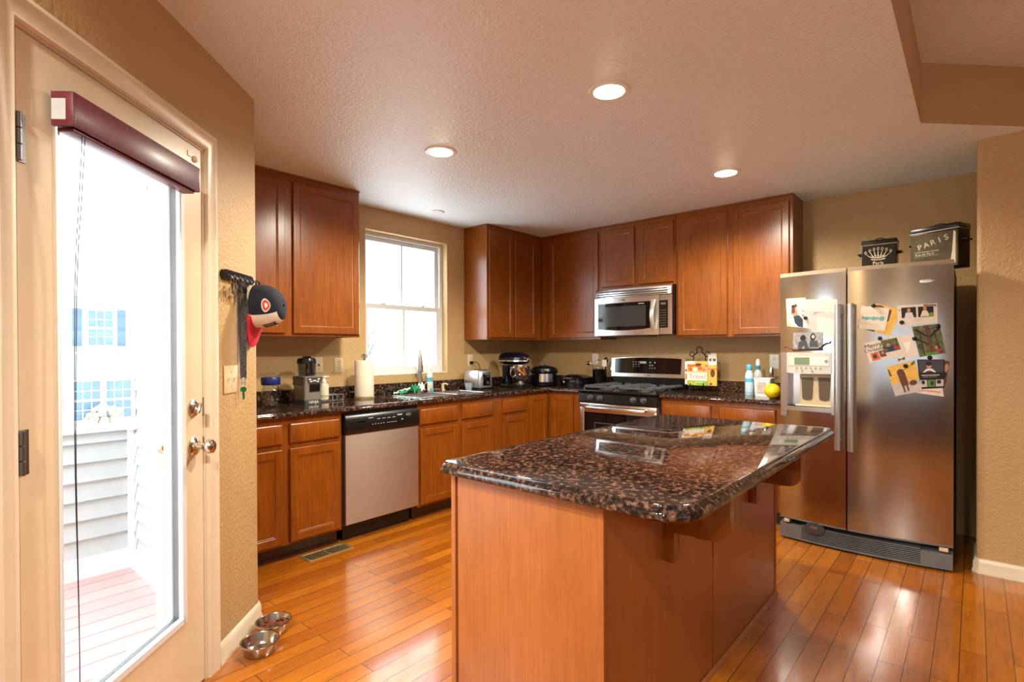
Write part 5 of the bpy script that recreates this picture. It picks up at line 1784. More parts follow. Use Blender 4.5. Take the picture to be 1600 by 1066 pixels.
m.lathe([(0.026, 0.0005), (0.031, 0.006), (0.031, 0.10), (0.029, 0.15), (0.020, 0.175), (0.014, 0.182), (0.014, 0.188), (0, 0.188)], seg=28, M=Matrix.Diagonal((1, 0.62, 1, 1)))
m.build('bottle_body', 'white', ds, local=True)
m = MB()
m.lathe([(0.0318, 0.085), (0.0318, 0.125)], seg=28, M=Matrix.Diagonal((1, 0.63, 1, 1)), cap=False)
m.build('label', 'sky', ds, local=True)
m = MB()
m.lathe([(0.016, 0.186), (0.016, 0.205), (0.008, 0.212), (0.006, 0.226), (0, 0.226)], seg=20)
m.build('cap', 'white', ds, local=True)
m = MB()
m.lathe([(0, 0.0005), (0.012, 0.0005), (0.014, 0.004), (0.014, 0.034), (0.010, 0.036), (0, 0.036)], (3.052, 3.585, CT), 20)
tag(m.build('scrubber_cap', 'sky'), 'small bright blue cup on the sink edge below the faucet', 'cup')
m = MB()
m.box(3.085, 3.165, 3.575, 3.625, CT + 0.0005, CT + 0.026, 0.008, 2)
tag(m.build('sponge', 'brownp'), 'brown sponge right of the faucet behind the sink', 'sponge')
sp = thing('side_sprayer', 'small cream hand sprayer right of the faucet behind the sink', 'sprayer', (3.235, 3.650, CT))
m = MB()
m.lathe([(0.022, 0.0005), (0.022, 0.005), (0.014, 0.010), (0.013, 0.045), (0.015, 0.060), (0, 0.064)], seg=20)
m.build('base', 'creamp', sp, local=True)
m = MB()
m.tube([(0, 0, 0.058), (0.022, -0.014, 0.060), (0.040, -0.026, 0.050)], 0.008, 10)
m.build('nozzle', 'creamp', sp, local=True)
random.seed(5)
rg_ = thing('cleaning_cloth', 'green and white cloth draped along the back of the sink', 'cloth', (2.79, 3.590, CT + 0.001))
def clothstrip(m, pts, w, amp, seed):
    rnd = random.Random(seed)
    ph = [rnd.uniform(0, 6) for _ in range(4)]
    n = len(pts) - 1
    def f(i, j):
        t = i * n
        k = min(n - 1, int(t))
        p = Vector(pts[k]).lerp(Vector(pts[k + 1]), t - k)
        d = (Vector(pts[k + 1]) - Vector(pts[k])).normalized()
        s = Vector((-d.y, d.x, 0))
        jj = j - 0.5
        lift = (0.25 - jj * jj) * 2.2 * amp + amp * 0.35 * math.sin(9 * i + ph[0] + 6 * j) + amp * 0.25 * math.sin(21 * i + ph[1] - 9 * j)
        return (p.x + s.x * w * jj, p.y + s.y * w * jj, max(0.0035, p.z + lift))
    m.grid(f, 40, 12)
m = MB()
clothstrip(m, [(-0.130, -0.035, 0.002), (-0.10, -0.012, 0.012), (-0.02, 0.0, 0.022), (0.06, 0.012, 0.020)], 0.058, 0.020, 1)
clothstrip(m, [(0.02, -0.02, 0.01), (0.07, -0.005, 0.03), (0.12, 0.01, 0.01)], 0.09, 0.05, 2)
m.build('green_fold', 'greenrag', rg_, local=True)
m = MB()
clothstrip(m, [(-0.15, -0.02, 0.010), (-0.05, 0.0, 0.026), (0.03, 0.006, 0.040), (0.09, 0.02, 0.024)], 0.030, 0.016, 3)
clothstrip(m, [(0.08, -0.02, 0.02), (0.14, -0.01, 0.045), (0.165, 0.0, 0.02)], 0.075, 0.045, 4)
m.build('white_fold', 'whiterag', rg_, local=True)
cu_ = MB()
cu_.lathe([(0.0, 0.001), (0.026, 0.001), (0.036, 0.066), (0.0345, 0.066), (0.025, 0.003), (0, 0.003)], (3.372, 3.455, CT + 0.0), 28, cap=False)
tag(cu_.build('plastic_cup', plain('frosted_plastic', rgb(206, 212, 220), 0.25, vary=0.02, trans=0.6)), 'small frosted plastic cup at the right end of the sink', 'cup')

# ------------------------------------------------------------------ left part of the worktop
jr = thing('glass_jar', 'wide glass jar with a dark blue lid at the left end of the worktop', 'jar', (1.60, 3.50, CT))
m = MB()
m.lathe([(0.0, 0.001), (0.052, 0.001), (0.062, 0.010), (0.064, 0.09), (0.056, 0.115), (0.050, 0.13), (0.050, 0.152), (0.046, 0.152), (0.046, 0.128), (0.052, 0.112), (0.060, 0.088), (0.058, 0.012), (0.048, 0.006), (0, 0.006)], seg=36, cap=False)
m.build('jar_body', 'clear', jr, local=True)
m = MB()
m.lathe([(0.0495, 0.142), (0.056, 0.143), (0.060, 0.150), (0.060, 0.186), (0.056, 0.194), (0.03, 0.192), (0, 0.191)], seg=36)
m.build('lid', 'blue', jr, local=True)
m = MB()
rr = random.Random(4)
for k in range(34):
    a, r_ = rr.random() * 6.28, rr.random() ** 0.5 * 0.046
    m.ball((r_ * math.cos(a), r_ * math.sin(a), 0.012 + 0.0 + rr.random() * 0.04), 0.009, 0.009, 0.006, 8, 5)
o = m.build('jar_contents', plain('brown_jar_contents', rgb(120, 84, 60), 0.6, vary=0.3), jr, local=True)
o['kind'] = 'stuff'

bd = thing('blender', 'black and silver kitchen blender with a clear cup left of the soap', 'blender', (1.845, 3.485, CT))
def rr4(w0, w1, d0, d1, z, r=0.012):
    P = []
    for cx, cy, a0 in ((w1 - r, d1 - r, 0), (w0 + r, d1 - r, 90), (w0 + r, d0 + r, 180), (w1 - r, d0 + r, 270)):
        P += [(cx + r * math.cos(math.radians(a0 + k * 30)), cy + r * math.sin(math.radians(a0 + k * 30)), z) for k in range(4)]
    return P
m = MB()
m.loft([rr4(-0.062, 0.066, -0.082, 0.078, 0.0005), rr4(-0.062, 0.066, -0.082, 0.078, 0.030), rr4(-0.058, 0.062, -0.074, 0.074, 0.034)])
m.build('base_foot', 'charcoal', bd, local=True)
m = MB()
m.loft([rr4(-0.058, 0.062, -0.074, 0.074, 0.034), rr4(-0.062, 0.068, -0.082, 0.080, 0.128), rr4(-0.060, 0.072, -0.092, 0.078, 0.188), rr4(-0.05, 0.06, -0.075, 0.07, 0.193)])
bb = m.build('motor_housing', plain('silver_grey_plastic', rgb(150, 146, 136), 0.35, 0.3), bd, local=True)
m = MB()
m.box(-0.0635, -0.058, -0.060, 0.081, 0.128, 0.190, 0.002, 1)
m.build('black_shoulder', 'black', bb, local=True)
TI = math.degrees(math.atan2(0.018, 0.154))
m = MB()
BK = T(0.004, -0.0752, 0.034) @ RX(TI)
m.box(-0.030, 0.045, -0.0030, 0.002, 0.055, 0.105, 0.002, 1, M=BK)
m.build('side_label', 'black', bb, local=True)
m = MB()
m.prism([(-0.050, 0.152), (0.056, 0.152), (0.050, 0.120), (0.040, 0.110), (-0.030, 0.110), (-0.042, 0.120)], 0, 0.003, M=BK @ T(0, -0.0005, 0) @ FRONT)
cpb = m.build('button_panel', 'charcoal', bb, local=True)
m = MB()
for x, z, w_ in ((-0.034, 0.140, 0.018), (-0.024, 0.126, 0.018), (0.000, 0.130, 0.022), (0.030, 0.140, 0.018), (0.024, 0.124, 0.018)):
    m.box(x - w_ / 2, x + w_ / 2, -0.0050, -0.003, z - 0.004, z + 0.004, 0.001, 1, M=BK)
m.build('buttons', 'cream', bb, local=True)
m = MB()
m.text('NINJA', 0.026, 0.0006, T(0.004, -0.0826, 0.016) @ FRONT)
m.build('lettering', 'cream', bd, local=True)
m = MB()
m.lathe([(0.050, 0.194), (0.058, 0.200), (0.062, 0.28), (0.060, 0.285), (0.056, 0.28), (0.052, 0.200), (0, 0.198)], seg=32, cap=False)
m.build('clear_cup', 'smoke', bd, local=True)
m = MB()
m.lathe([(0.012, 0.196), (0.010, 0.25), (0.006, 0.275), (0, 0.275)], seg=14)
m.box(-0.03, 0.03, -0.004, 0.004, 0.215, 0.219, M=RZ(25))
m.box(-0.03, 0.03, -0.004, 0.004, 0.245, 0.249, M=RZ(-40))
m.build('blade_column', 'black', bd, local=True)
m = MB()
m.lathe([(0.066, 0.278), (0.066, 0.300), (0.060, 0.312), (0.040, 0.318), (0, 0.318)], seg=32)
m.box(-0.022, 0.022, -0.02, 0.02, 0.316, 0.330, 0.004, 1)
m.box(-0.012, 0.012, -0.070, -0.055, 0.20, 0.30, 0.004, 1)
m.build('lid', 'black', bd, local=True)

sd = thing('soap_dispenser', 'clear soap dispenser with a white pump between blender and paper towels', 'soap dispenser', (2.005, 3.545, CT + 0.0145))
m = MB()
m.lathe([(0.030, 0.0), (0.033, 0.004), (0.033, 0.100), (0.026, 0.112), (0.014, 0.118), (0.014, 0.126), (0, 0.126)], seg=28)
m.build('bottle', plain('pale_soap', rgb(222, 214, 186), 0.15, vary=0.03), sd, local=True)
m = MB()
m.lathe([(0.016, 0.124), (0.016, 0.138), (0.007, 0.142), (0.006, 0.158), (0.013, 0.160), (0.013, 0.168), (0, 0.170)], seg=20)
m.box(0.0, 0.040, -0.006, 0.006, 0.160, 0.168, 0.003, 1)
m.build('pump', 'white', sd, local=True)
cd_ = thing('wire_caddy', 'low chrome wire caddy holding the soap dispenser', 'caddy', (2.05, 3.545, CT))
m = MB()
for z in (0.004, 0.045):
    m.tube([(x, y, z) for x, y in ((-0.09, -0.042), (0.085, -0.042), (0.085, 0.042), (-0.09, 0.042))], 0.0022, 6, closed=True)
for x in (-0.09, 0.0, 0.085):
    for y in (-0.042, 0.042):
        m.tube([(x, y, 0.0025), (x, y, 0.045)], 0.002, 6)
for k in range(7):
    x = -0.08 + k * 0.026
    m.tube([(x, -0.042, 0.0055), (x, 0.042, 0.0055)], 0.0016, 6)
m.box(-0.086, 0.081, -0.039, 0.039, 0.008, 0.0135, 0.002, 1)
m.build('wire_frame', 'chrome', cd_, local=True)
pt = thing('paper_towel_holder', 'paper towel roll on an upright holder left of the window', 'paper towels', (2.335, 3.535, CT))
m = MB()
m.lathe([(0.076, 0.0005), (0.076, 0.010), (0.070, 0.014), (0, 0.014)], seg=40)
m.build('holder_base', 'brass', pt, local=True)
m = MB()
m.lathe([(0.020, 0.016), (0.070, 0.016), (0.0715, 0.020), (0.0715, 0.286), (0.070, 0.290), (0.020, 0.290), (0.020, 0.016)], seg=48, cap=False)
m.build('paper_roll', 'paper', pt, local=True)
m = MB()
m.cyl((0, 0, 0.013), 0.007, 0.298, seg=14)
m.tube([(-0.013 + 0.010 * math.cos(a), 0, 0.322 + 0.010 * math.sin(a)) for a in [k * math.pi / 6 for k in range(12)]], 0.0032, 6, closed=True)
m.tube([(0.013 + 0.010 * math.cos(a), 0, 0.322 + 0.010 * math.sin(a)) for a in [k * math.pi / 6 for k in range(12)]], 0.0032, 6, closed=True)
m.ball((0, 0, 0.336), 0.007, 0.007, 0.007, 12, 8)
m.build('rod_and_finial', 'iron', pt, local=True)

# ------------------------------------------------------------------ corner appliances
ts = thing('toaster', 'silver two-slice toaster with a black end panel right of the sink', 'toaster', (3.590, 3.555, CT))
m = MB()
m.loft([rr4(-0.088, 0.088, -0.115, 0.115, 0.014, 0.03), rr4(-0.092, 0.092, -0.118, 0.118, 0.05, 0.032), rr4(-0.088, 0.088, -0.114, 0.114, 0.150, 0.035), rr4(-0.078, 0.078, -0.106, 0.106, 0.172, 0.04), rr4(-0.06, 0.06, -0.09, 0.09, 0.180, 0.04)])
tb = m.build('body', 'toast', ts, local=True)
m = MB()
m.loft([rr4(-0.090, 0.090, -0.118, 0.116, 0.0005, 0.03), rr4(-0.090, 0.090, -0.118, 0.116, 0.016, 0.03)])
m.build('base', 'black', ts, local=True)
m = MB()
for x in (-0.03, 0.03):
    m.box(x - 0.014, x + 0.014, -0.075, 0.075, 0.176, 0.1815, 0.001, 1)
m.build('slots', 'black', tb, local=True)
m = MB()
m.box(-0.046, 0.046, -0.123, -0.112, 0.034, 0.150, 0.008, 2)
m.build('end_panel', 'blackgloss', tb, local=True)
m = MB()
m.box(-0.014, 0.014, -0.140, -0.122, 0.112, 0.124, 0.003, 1)
m.build('lever', 'charcoal', tb, local=True)
m = MB()
m.cyl((0, -0.135, 0.06), 0.014, 0.014, 'y', 18)
m.build('dial', 'charcoal', tb, local=True)
m = MB()
m.box(-0.030, 0.030, -0.1245, -0.122, 0.136, 0.140)
m.build('panel_lettering', 'ltgrey', tb, local=True)
m = MB()
m.tube([(3.66, YC - 0.030, 1.140), (3.70, YC - 0.045, 1.146), (3.735, YC - 0.05, 1.12), (3.748, YC - 0.06, 1.05), (3.735, YC - 0.05, 0.96), (3.66, YC - 0.045, 0.912)], 0.0035, 8)
m.box(3.645, 3.675, YC - 0.034, YC - 0.0080, 1.126, 1.154, 0.004, 1)
tag(m.build('power_cord', 'black'), 'black power cord running from the outlet down to the toaster', 'cord')

mx = thing('stand_mixer', 'dark navy stand mixer with a polished steel bowl in the corner', 'stand mixer', (3.965, 3.420, CT))
m = MB()
m.loft([rr4(-0.078, 0.078, -0.150, 0.150, 0.0005, 0.06), rr4(-0.080, 0.080, -0.152, 0.152, 0.012, 0.06), rr4(-0.066, 0.066, -0.135, 0.140, 0.030, 0.055)])
m.build('base', 'navycloth' if False else 'black', mx, local=True)
m = MB()
m.loft([rr4(-0.052, 0.052, 0.050, 0.145, 0.028, 0.03), rr4(-0.045, 0.045, 0.060, 0.135, 0.12, 0.028), rr4(-0.045, 0.045, 0.040, 0.140, 0.215, 0.028)])
MT['navygloss'] = plain('gloss_navy_enamel', rgb(11, 15, 30), 0.10, vary=0.05)
m.build('pedestal', 'navygloss', mx, local=True)
m = MB()
prof = [(0.17, 0.030), (0.165, 0.052), (0.14, 0.064), (0.06, 0.070), (-0.05, 0.068), (-0.13, 0.058), (-0.165, 0.046), (-0.178, 0.030)]
rings = []
for y, r_ in prof:
    rings.append([(r_ * 0.92 * math.cos(a), y, 0.272 + r_ * (1.02 if math.sin(a) > 0 else 0.78) * math.sin(a)) for a in [k * math.pi / 12 for k in range(24)]])
m.loft(rings)
hd = m.build('motor_head', 'navygloss', mx, local=True)
m = MB()
rings = []
for y, r_ in [(0.172, 0.030), (0.167, 0.0525), (0.14, 0.0645), (0.06, 0.0705), (-0.05, 0.0685), (-0.13, 0.0585), (-0.167, 0.0465), (-0.180, 0.030)]:
    rings.append([(s * (r_ * 0.92 + 0.001), y, z) for s, z in ((-1, 0.252), (-1, 0.264), (1, 0.264), (1, 0.252))])
m.loft(rings)
m.build('trim_band', 'chrome', hd, local=True)
m = MB()
m.lathe([(0.022, 0), (0.022, 0.010), (0.016, 0.014), (0, 0.014)], M=T(0, -0.176, 0.272) @ RX(90), seg=24)
m.build('hub_cap', 'chrome', hd, local=True)
m = MB()
m.cyl((0.066, -0.125, 0.285), 0.009, 0.022, 'x', 14, 0.002)
m.build('attachment_knob', 'black', hd, local=True)
m = MB()
m.lathe([(0.034, 0.196), (0.040, 0.200), (0.040, 0.222), (0, 0.226)], (0, -0.085, 0), 24)
m.build('beater_collar', 'chrome', hd, local=True)
m = MB()
m.lathe([(0.0, 0.012), (0.050, 0.012), (0.052, 0.022), (0.034, 0.034), (0.040, 0.044), (0.075, 0.075), (0.096, 0.115), (0.104, 0.165), (0.106, 0.190), (0.103, 0.190), (0.100, 0.165), (0.092, 0.117), (0.072, 0.078), (0, 0.048)], (0, -0.080, 0.012), 40, cap=False)
bw = m.build('bowl', 'chrome', mx, local=True)
m = MB()
m.tube([(-0.098, -0.08, 0.195), (-0.130, -0.08, 0.192), (-0.146, -0.08, 0.172), (-0.146, -0.08, 0.125), (-0.132, -0.08, 0.104), (-0.088, -0.08, 0.112)], 0.0055, 10)
m.build('bowl_handle', 'chrome', bw, local=True)

ck = thing('pressure_cooker', 'dark round multi-cooker with a steel front band in the corner', 'cooker', (4.290, 3.300, CT))
m = MB()
m.lathe([(0.115, 0.0005), (0.128, 0.010), (0.132, 0.06), (0.132, 0.130), (0.140, 0.138), (0, 0.138)], seg=40)
m.build('body', 'navygloss', ck, local=True)
m = MB()
def band(i, j):
    a = math.radians(-165 + 62 * i)
    return (0.1335 * math.cos(a), 0.1335 * math.sin(a), 0.045 + 0.08 * j)
m.grid(band, 16, 2)
def band2(i, j):
    a = math.radians(-165 + 62 * i)
    return (0.1315 * math.cos(a), 0.1315 * math.sin(a), 0.045 + 0.08 * j)
m.grid(band2, 16, 2)
m.build('steel_band', 'steelhi', ck, local=True)
m = MB()
m.lathe([(0.140, 0.138), (0.143, 0.150), (0.132, 0.178), (0.09, 0.196), (0.04, 0.202), (0, 0.203)], seg=40)
ldk = m.build('lid', 'black', ck, local=True)
m = MB()
m.box(-0.045, 0.045, -0.014, 0.014, 0.196, 0.216, 0.006, 2, M=RZ(-45))
m.build('lid_grip', 'black', ldk, local=True)
m = MB()
m.box(-0.022, 0.022, -0.126, -0.120, 0.160, 0.170, 0.002, 1, M=RZ(-43) @ T(0, -0.012, 0))
m.build('badge', 'ltgrey', ldk, local=True)

gr = thing('contact_grill', 'low black electric grill between the multi-cooker and the utensil crock', 'grill', (4.455, 3.020, CT))
m = MB()
m.loft([rr4(-0.13, 0.13, -0.125, 0.125, 0.0005, 0.05), rr4(-0.135, 0.135, -0.13, 0.13, 0.03, 0.05), rr4(-0.13, 0.13, -0.125, 0.125, 0.062, 0.05)])
m.build('base', 'black', gr, local=True)
m = MB()
m.loft([rr4(-0.132, 0.132, -0.127, 0.127, 0.066, 0.05), rr4(-0.132, 0.132, -0.127, 0.127, 0.088, 0.05), rr4(-0.09, 0.09, -0.085, 0.085, 0.112, 0.05), rr4(-0.05, 0.05, -0.05, 0.05, 0.118, 0.04)])
gl = m.build('lid', 'blackgloss', gr, local=True)
m = MB()
m.box(-0.172, -0.125, -0.05, 0.05, 0.074, 0.092, 0.006, 2)
m.build('handle', 'charcoal', gl, local=True)
m = MB()
m.cyl((-0.02, 0.0, 0.117), 0.016, 0.008, 'z', 18, 0.002)
m.build('indicator_knob', 'chrome', gl, local=True)
m = MB()
m.cyl((-0.134, 0.06, 0.045), 0.009, 0.006, 'x', 14, 0.001, M=None)
m.build('indicator_light', 'white', gr, local=True)

ut = thing('utensil_crock', 'black crock full of cooking utensils left of the range', 'crock', (4.560, 2.815, CT))
m = MB()
m.lathe([(0.0, 0.0005), (0.066, 0.0005), (0.070, 0.006), (0.070, 0.165), (0.072, 0.170), (0.066, 0.170), (0.064, 0.010), (0, 0.010)], seg=32, cap=False)
m.build('crock_body', 'blackgloss', ut, local=True)
def utensil(name, label, x, y, lx, ly, L, head, mat):
    r = thing(name, label, 'utensil', (4.560 + x, 2.815 + y, CT + 0.0115))
    top = Vector((lx, ly, L))
    m = MB()
    m.tube([(0, 0, 0.0), tuple(top * 0.5), tuple(top)], 0.0045, 8)
    m.build('handle', mat, r, local=True)
    m = MB()
    if head == 'spoon':
        m.ball(tuple(top + Vector((0, 0, 0.025))), 0.012, 0.024, 0.032, 16, 10)
    elif head == 'whisk':
        for k in range(5):
            a0 = k * math.pi / 5
            m.tube([tuple(top + Vector((0.024 * math.sin(t) * math.cos(a0), 0.024 * math.sin(t) * math.sin(a0), 0.036 * (1 - math.cos(t))))) for t in [j * 2 * math.pi / 16 for j in range(16)]], 0.0012, 5, closed=True)
    elif head == 'spatula':
        m.box(-0.003, 0.003, -0.026, 0.026, -0.004, 0.062, 0.002, 1, M=T(*top))
    elif head == 'ladle':
        m.lathe([(0.0, -0.022), (0.018, -0.016), (0.028, 0.0), (0.026, 0.0), (0.016, -0.014), (0, -0.019)], M=T(*(top + Vector((-0.012, 0.026, 0.0)))) @ RX(40) @ RY(-30), cap=False, seg=20)
    m.build('head', mat, r, local=True)
utensil('ladle', 'metal ladle leaning left out of the utensil crock', 0.0, 0.030, -0.01, 0.055, 0.215, 'ladle', 'nickel')
utensil('whisk', 'wire whisk in the middle of the utensil crock', -0.01, 0.004, -0.004, 0.004, 0.185, 'whisk', 'chrome')
utensil('spatula', 'white spatula on the right of the utensil crock', 0.01, -0.026, -0.004, -0.025, 0.190, 'spatula', 'white')
utensil('serving_spoon', 'black serving spoon at the back right of the utensil crock', 0.03, -0.020, 0.012, -0.028, 0.220, 'spoon', 'black')

# ------------------------------------------------------------------ right worktop: cookbooks on an iron stand, bottles, tub, fruit
es = thing('book_stand', 'black wrought iron book stand with three curls at the top', 'book stand', (4.57, 1.815, CT), NEG90)
m = MB()
def curl(cx, cz, r, a0, a1, n=14):
    return [(cx + r * math.cos(math.radians(a0 + (a1 - a0) * k / n)), 0.012, cz + r * math.sin(math.radians(a0 + (a1 - a0) * k / n))) for k in range(n + 1)]
m.tube([(-0.052, 0.012, 0.310)] + curl(0, 0.360, 0.026, 225, -45, 18) + [(0.052, 0.012, 0.310)], 0.0042, 8)
m.tube(curl(-0.068, 0.322, 0.020, -40, 320, 18), 0.0042, 8)
m.tube(curl(0.068, 0.322, 0.020, 220, -140, 18), 0.0042, 8)
m.tube([(-0.020, 0.012, 0.335), (-0.052, 0.012, 0.310), (-0.055, 0.014, 0.20), (-0.058, 0.012, 0.030)], 0.004, 8)
m.tube([(0.020, 0.012, 0.335), (0.052, 0.012, 0.310), (0.055, 0.014, 0.20), (0.058, 0.012, 0.030)], 0.004, 8)
m.build('curled_back', 'black', es, local=True)
for x in (-0.058, 0.058):
    m = MB()
    m.tube([(x, 0.012, 0.05), (x, -0.010, 0.045), (x, -0.048, 0.045), (x, -0.055, 0.055), (x, -0.055, 0.072)], 0.0042, 8)
    m.tube([(x, -0.036, 0.045), (x, -0.046, 0.022), (x, -0.040, 0.0045)], 0.0042, 8)
    m.build('foot', 'black', es, local=True)
m = MB()
m.tube([(0, 0.014, 0.20), (0, 0.070, 0.06), (0, 0.088, 0.0045)], 0.004, 8)
m.tube([(-0.055, 0.014, 0.20), (0.055, 0.014, 0.20)], 0.004, 8)
m.build('rear_leg', 'black', es, local=True)
def book(x0, x1, z0, z1, y0, y1, label, prints, base, name='cookbook'):
    r = thing(name, label, 'book', (4.57, 1.815, CT), NEG90)
    m = MB()
    m.box(x0, x1, y0, y1, z0, z1, 0.001, 1)
    m.build('cover', base, r, local=True)
    lay = 0.0003
    for p in prints:
        m = MB()
        lay += 0.00015
        if p[0] == 'r':
            m.box(p[1], p[2], y0 - lay, y0 + 0.0002, p[3], p[4])
        elif p[0] == 'e':
            m.lathe([(1, 0), (1, lay), (0, lay)], M=T(p[1], y0, p[2]) @ RX(90) @ Matrix.Diagonal((p[3], p[4], 1, 1)), seg=20)
        elif p[0] == 't':
            m.text(p[1], p[4], lay, T(p[2], y0, p[3]) @ FRONT @ Matrix.Shear('XY', 4, (0.3, 0)))
        m.build('cover_print' if p[0] != 't' else 'cover_title', p[-1], r, local=True)
    return r
book(-0.088, 0.086, 0.052, 0.262, -0.040, -0.022, 'cookbook with a fruit photo, white title band and green foot on the iron stand',
     [('r', -0.088, 0.086, 0.166, 0.262, 'gold'), ('r', -0.088, 0.086, 0.212, 0.232, 'orangep'), ('r', -0.088, -0.02, 0.236, 0.262, 'cream'), ('e', -0.02, 0.19, 0.024, 0.018, 'cream'), ('e', 0.025, 0.20, 0.022, 0.016, 'orangep'), ('e', 0.06, 0.188, 0.016, 0.014, 'pink'), ('e', -0.06, 0.192, 0.020, 0.018, 'orangep'), ('e', 0.012, 0.232, 0.03, 0.012, 'brownp'), ('e', 0.05, 0.222, 0.02, 0.010, 'gold'),
      ('r', -0.088, 0.086, 0.094, 0.166, 'cream'), ('t', 'Travel', 0.0, 0.128, 0.058, 'pink'), ('r', -0.088, 0.086, 0.052, 0.094, 'lime'), ('e', -0.055, 0.072, 0.020, 0.012, 'gold'), ('e', -0.02, 0.064, 0.012, 0.008, 'gold'), ('r', -0.02, 0.05, 0.078, 0.083, 'cream')], 'cream')
book(0.030, 0.160, 0.052, 0.225, -0.018, -0.006, 'golden yellow booklet behind the cookbook, sticking out to the right', [('e', 0.125, 0.16, 0.020, 0.035, 'brownp'), ('r', 0.09, 0.16, 0.19, 0.20, 'orangep'), ('r', 0.10, 0.12, 0.06, 0.075, 'brownp')], 'gold', 'booklet')
book(-0.128, 0.01, 0.056, 0.275, -0.0195, -0.008, 'pale booklet behind the cookbook, sticking out to the left', [('r', -0.125, -0.105, 0.10, 0.16, 'skin'), ('r', -0.122, -0.108, 0.18, 0.2, 'brownp')], 'cream', 'booklet') if False else None
book(-0.120, 0.025, 0.056, 0.258, -0.018, -0.006, 'pale booklet behind the cookbook, sticking out to the left', [('r', -0.118, -0.100, 0.10, 0.15, 'skin'), ('r', -0.116, -0.102, 0.17, 0.19, 'brownp')], 'cream', 'booklet')
book(0.085, 0.158, 0.228, 0.322, -0.016, -0.008, 'small white card above the golden yellow booklet', [('r', 0.095, 0.15, 0.262, 0.285, 'navy'), ('e', 0.12, 0.273, 0.012, 0.010, 'mist')], 'cream', 'recipe_card')

bt = thing('water_bottle', 'slim light blue bottle left of the white tub by the refrigerator', 'bottle', (4.42, 1.350, CT))
m = MB()
m.lathe([(0.0, 0.0005), (0.030, 0.0005), (0.033, 0.006), (0.033, 0.150), (0.028, 0.175), (0.020, 0.195), (0.020, 0.20), (0, 0.20)], seg=28)
bo = m.build('bottle_body', plain('pale_blue_bottle', rgb(206, 226, 238), 0.2, vary=0.05), bt, local=True)
m = MB()
m.lathe([(0.0336, 0.018), (0.0336, 0.022)], seg=28, cap=False)
m.lathe([(0.0336, 0.105), (0.0336, 0.135)], seg=28, cap=False)
m.build('blue_bands', 'sky', bo, local=True)
m = MB()
m.lathe([(0.020, 0.198), (0.022, 0.202), (0.022, 0.236), (0.018, 0.244), (0, 0.244)], seg=24)
m.build('cap', 'sky', bt, local=True)
b2 = thing('spray_bottle', 'clear bottle with a blue and white spray top behind the white tub', 'bottle', (4.545, 1.322, CT))
m = MB()
m.lathe([(0.0, 0.0005), (0.032, 0.0005), (0.034, 0.006), (0.034, 0.150), (0.026, 0.180), (0.014, 0.20), (0.014, 0.206), (0, 0.206)], seg=28)
m.build('bottle_body', plain('cloudy_bottle', rgb(206, 212, 214), 0.2, vary=0.05), b2, local=True)
m = MB()
m.lathe([(0.019, 0.204), (0.019, 0.232), (0, 0.234)], seg=20)
m.build('collar', plain('deep_sky_blue_plastic', rgb(50, 140, 170), 0.35), b2, local=True)
m = MB()
m.lathe([(0.016, 0.233), (0.017, 0.255), (0.013, 0.272), (0.006, 0.285), (0, 0.287)], seg=20)
m.build('nozzle', 'white', b2, local=True)
tb_ = thing('plastic_tub', 'square translucent white tub with coloured packets by the refrigerator', 'tub', (4.400, 1.235, CT))
m = MB()
m.loft([rr4(-0.052, 0.052, -0.055, 0.055, 0.0005), rr4(-0.058, 0.058, -0.062, 0.062, 0.138), rr4(-0.055, 0.055, -0.059, 0.059, 0.138), rr4(-0.050, 0.050, -0.052, 0.052, 0.004)])
m.build('tub_body', plain('milky_plastic', rgb(226, 226, 226), 0.3, vary=0.03), tb_, local=True)
m = MB()
m.box(-0.0575, -0.0555, -0.030, 0.035, 0.030, 0.110, M=T(0, 0, 0))
m.build('tub_label', plain('faded_label', rgb(198, 180, 170), 0.5, vary=0.25, scale=40), tb_, local=True)
m = MB()
m.loft([rr4(-0.060, 0.060, -0.064, 0.064, 0.132), rr4(-0.060, 0.060, -0.064, 0.064, 0.142), rr4(-0.055, 0.055, -0.059, 0.059, 0.142), rr4(-0.055, 0.055, -0.059, 0.059, 0.132)])
m.build('tub_rim', 'white', tb_, local=True)
gd = thing('pepper_grinder', 'slim silver grinder standing behind the white tub', 'grinder', (4.560, 1.225, CT))
m = MB()
m.lathe([(0.0, 0.0005), (0.020, 0.0005), (0.020, 0.14), (0.016, 0.15), (0.016, 0.165), (0, 0.165)], seg=24)
m.build('grinder_body', 'brownp', gd, local=True)
m = MB()
m.lathe([(0.017, 0.165), (0.019, 0.175), (0.017, 0.21), (0.010, 0.22), (0, 0.22)], seg=24)
m.build('grinder_cap', 'steelhi', gd, local=True)
m = MB()
m.lathe([(0, -0.060), (0.012, -0.057), (0.036, -0.046), (0.052, -0.02), (0.055, 0.008), (0.044, 0.036), (0.020, 0.055), (0.010, 0.064), (0, 0.066)], M=T(4.215, 1.125, CT + 0.0565) @ RZ(20) @ RY(80), seg=28)
tag(m.build('lemon', 'yellow'), 'large yellow lemon-like fruit on the worktop against the refrigerator', 'fruit')

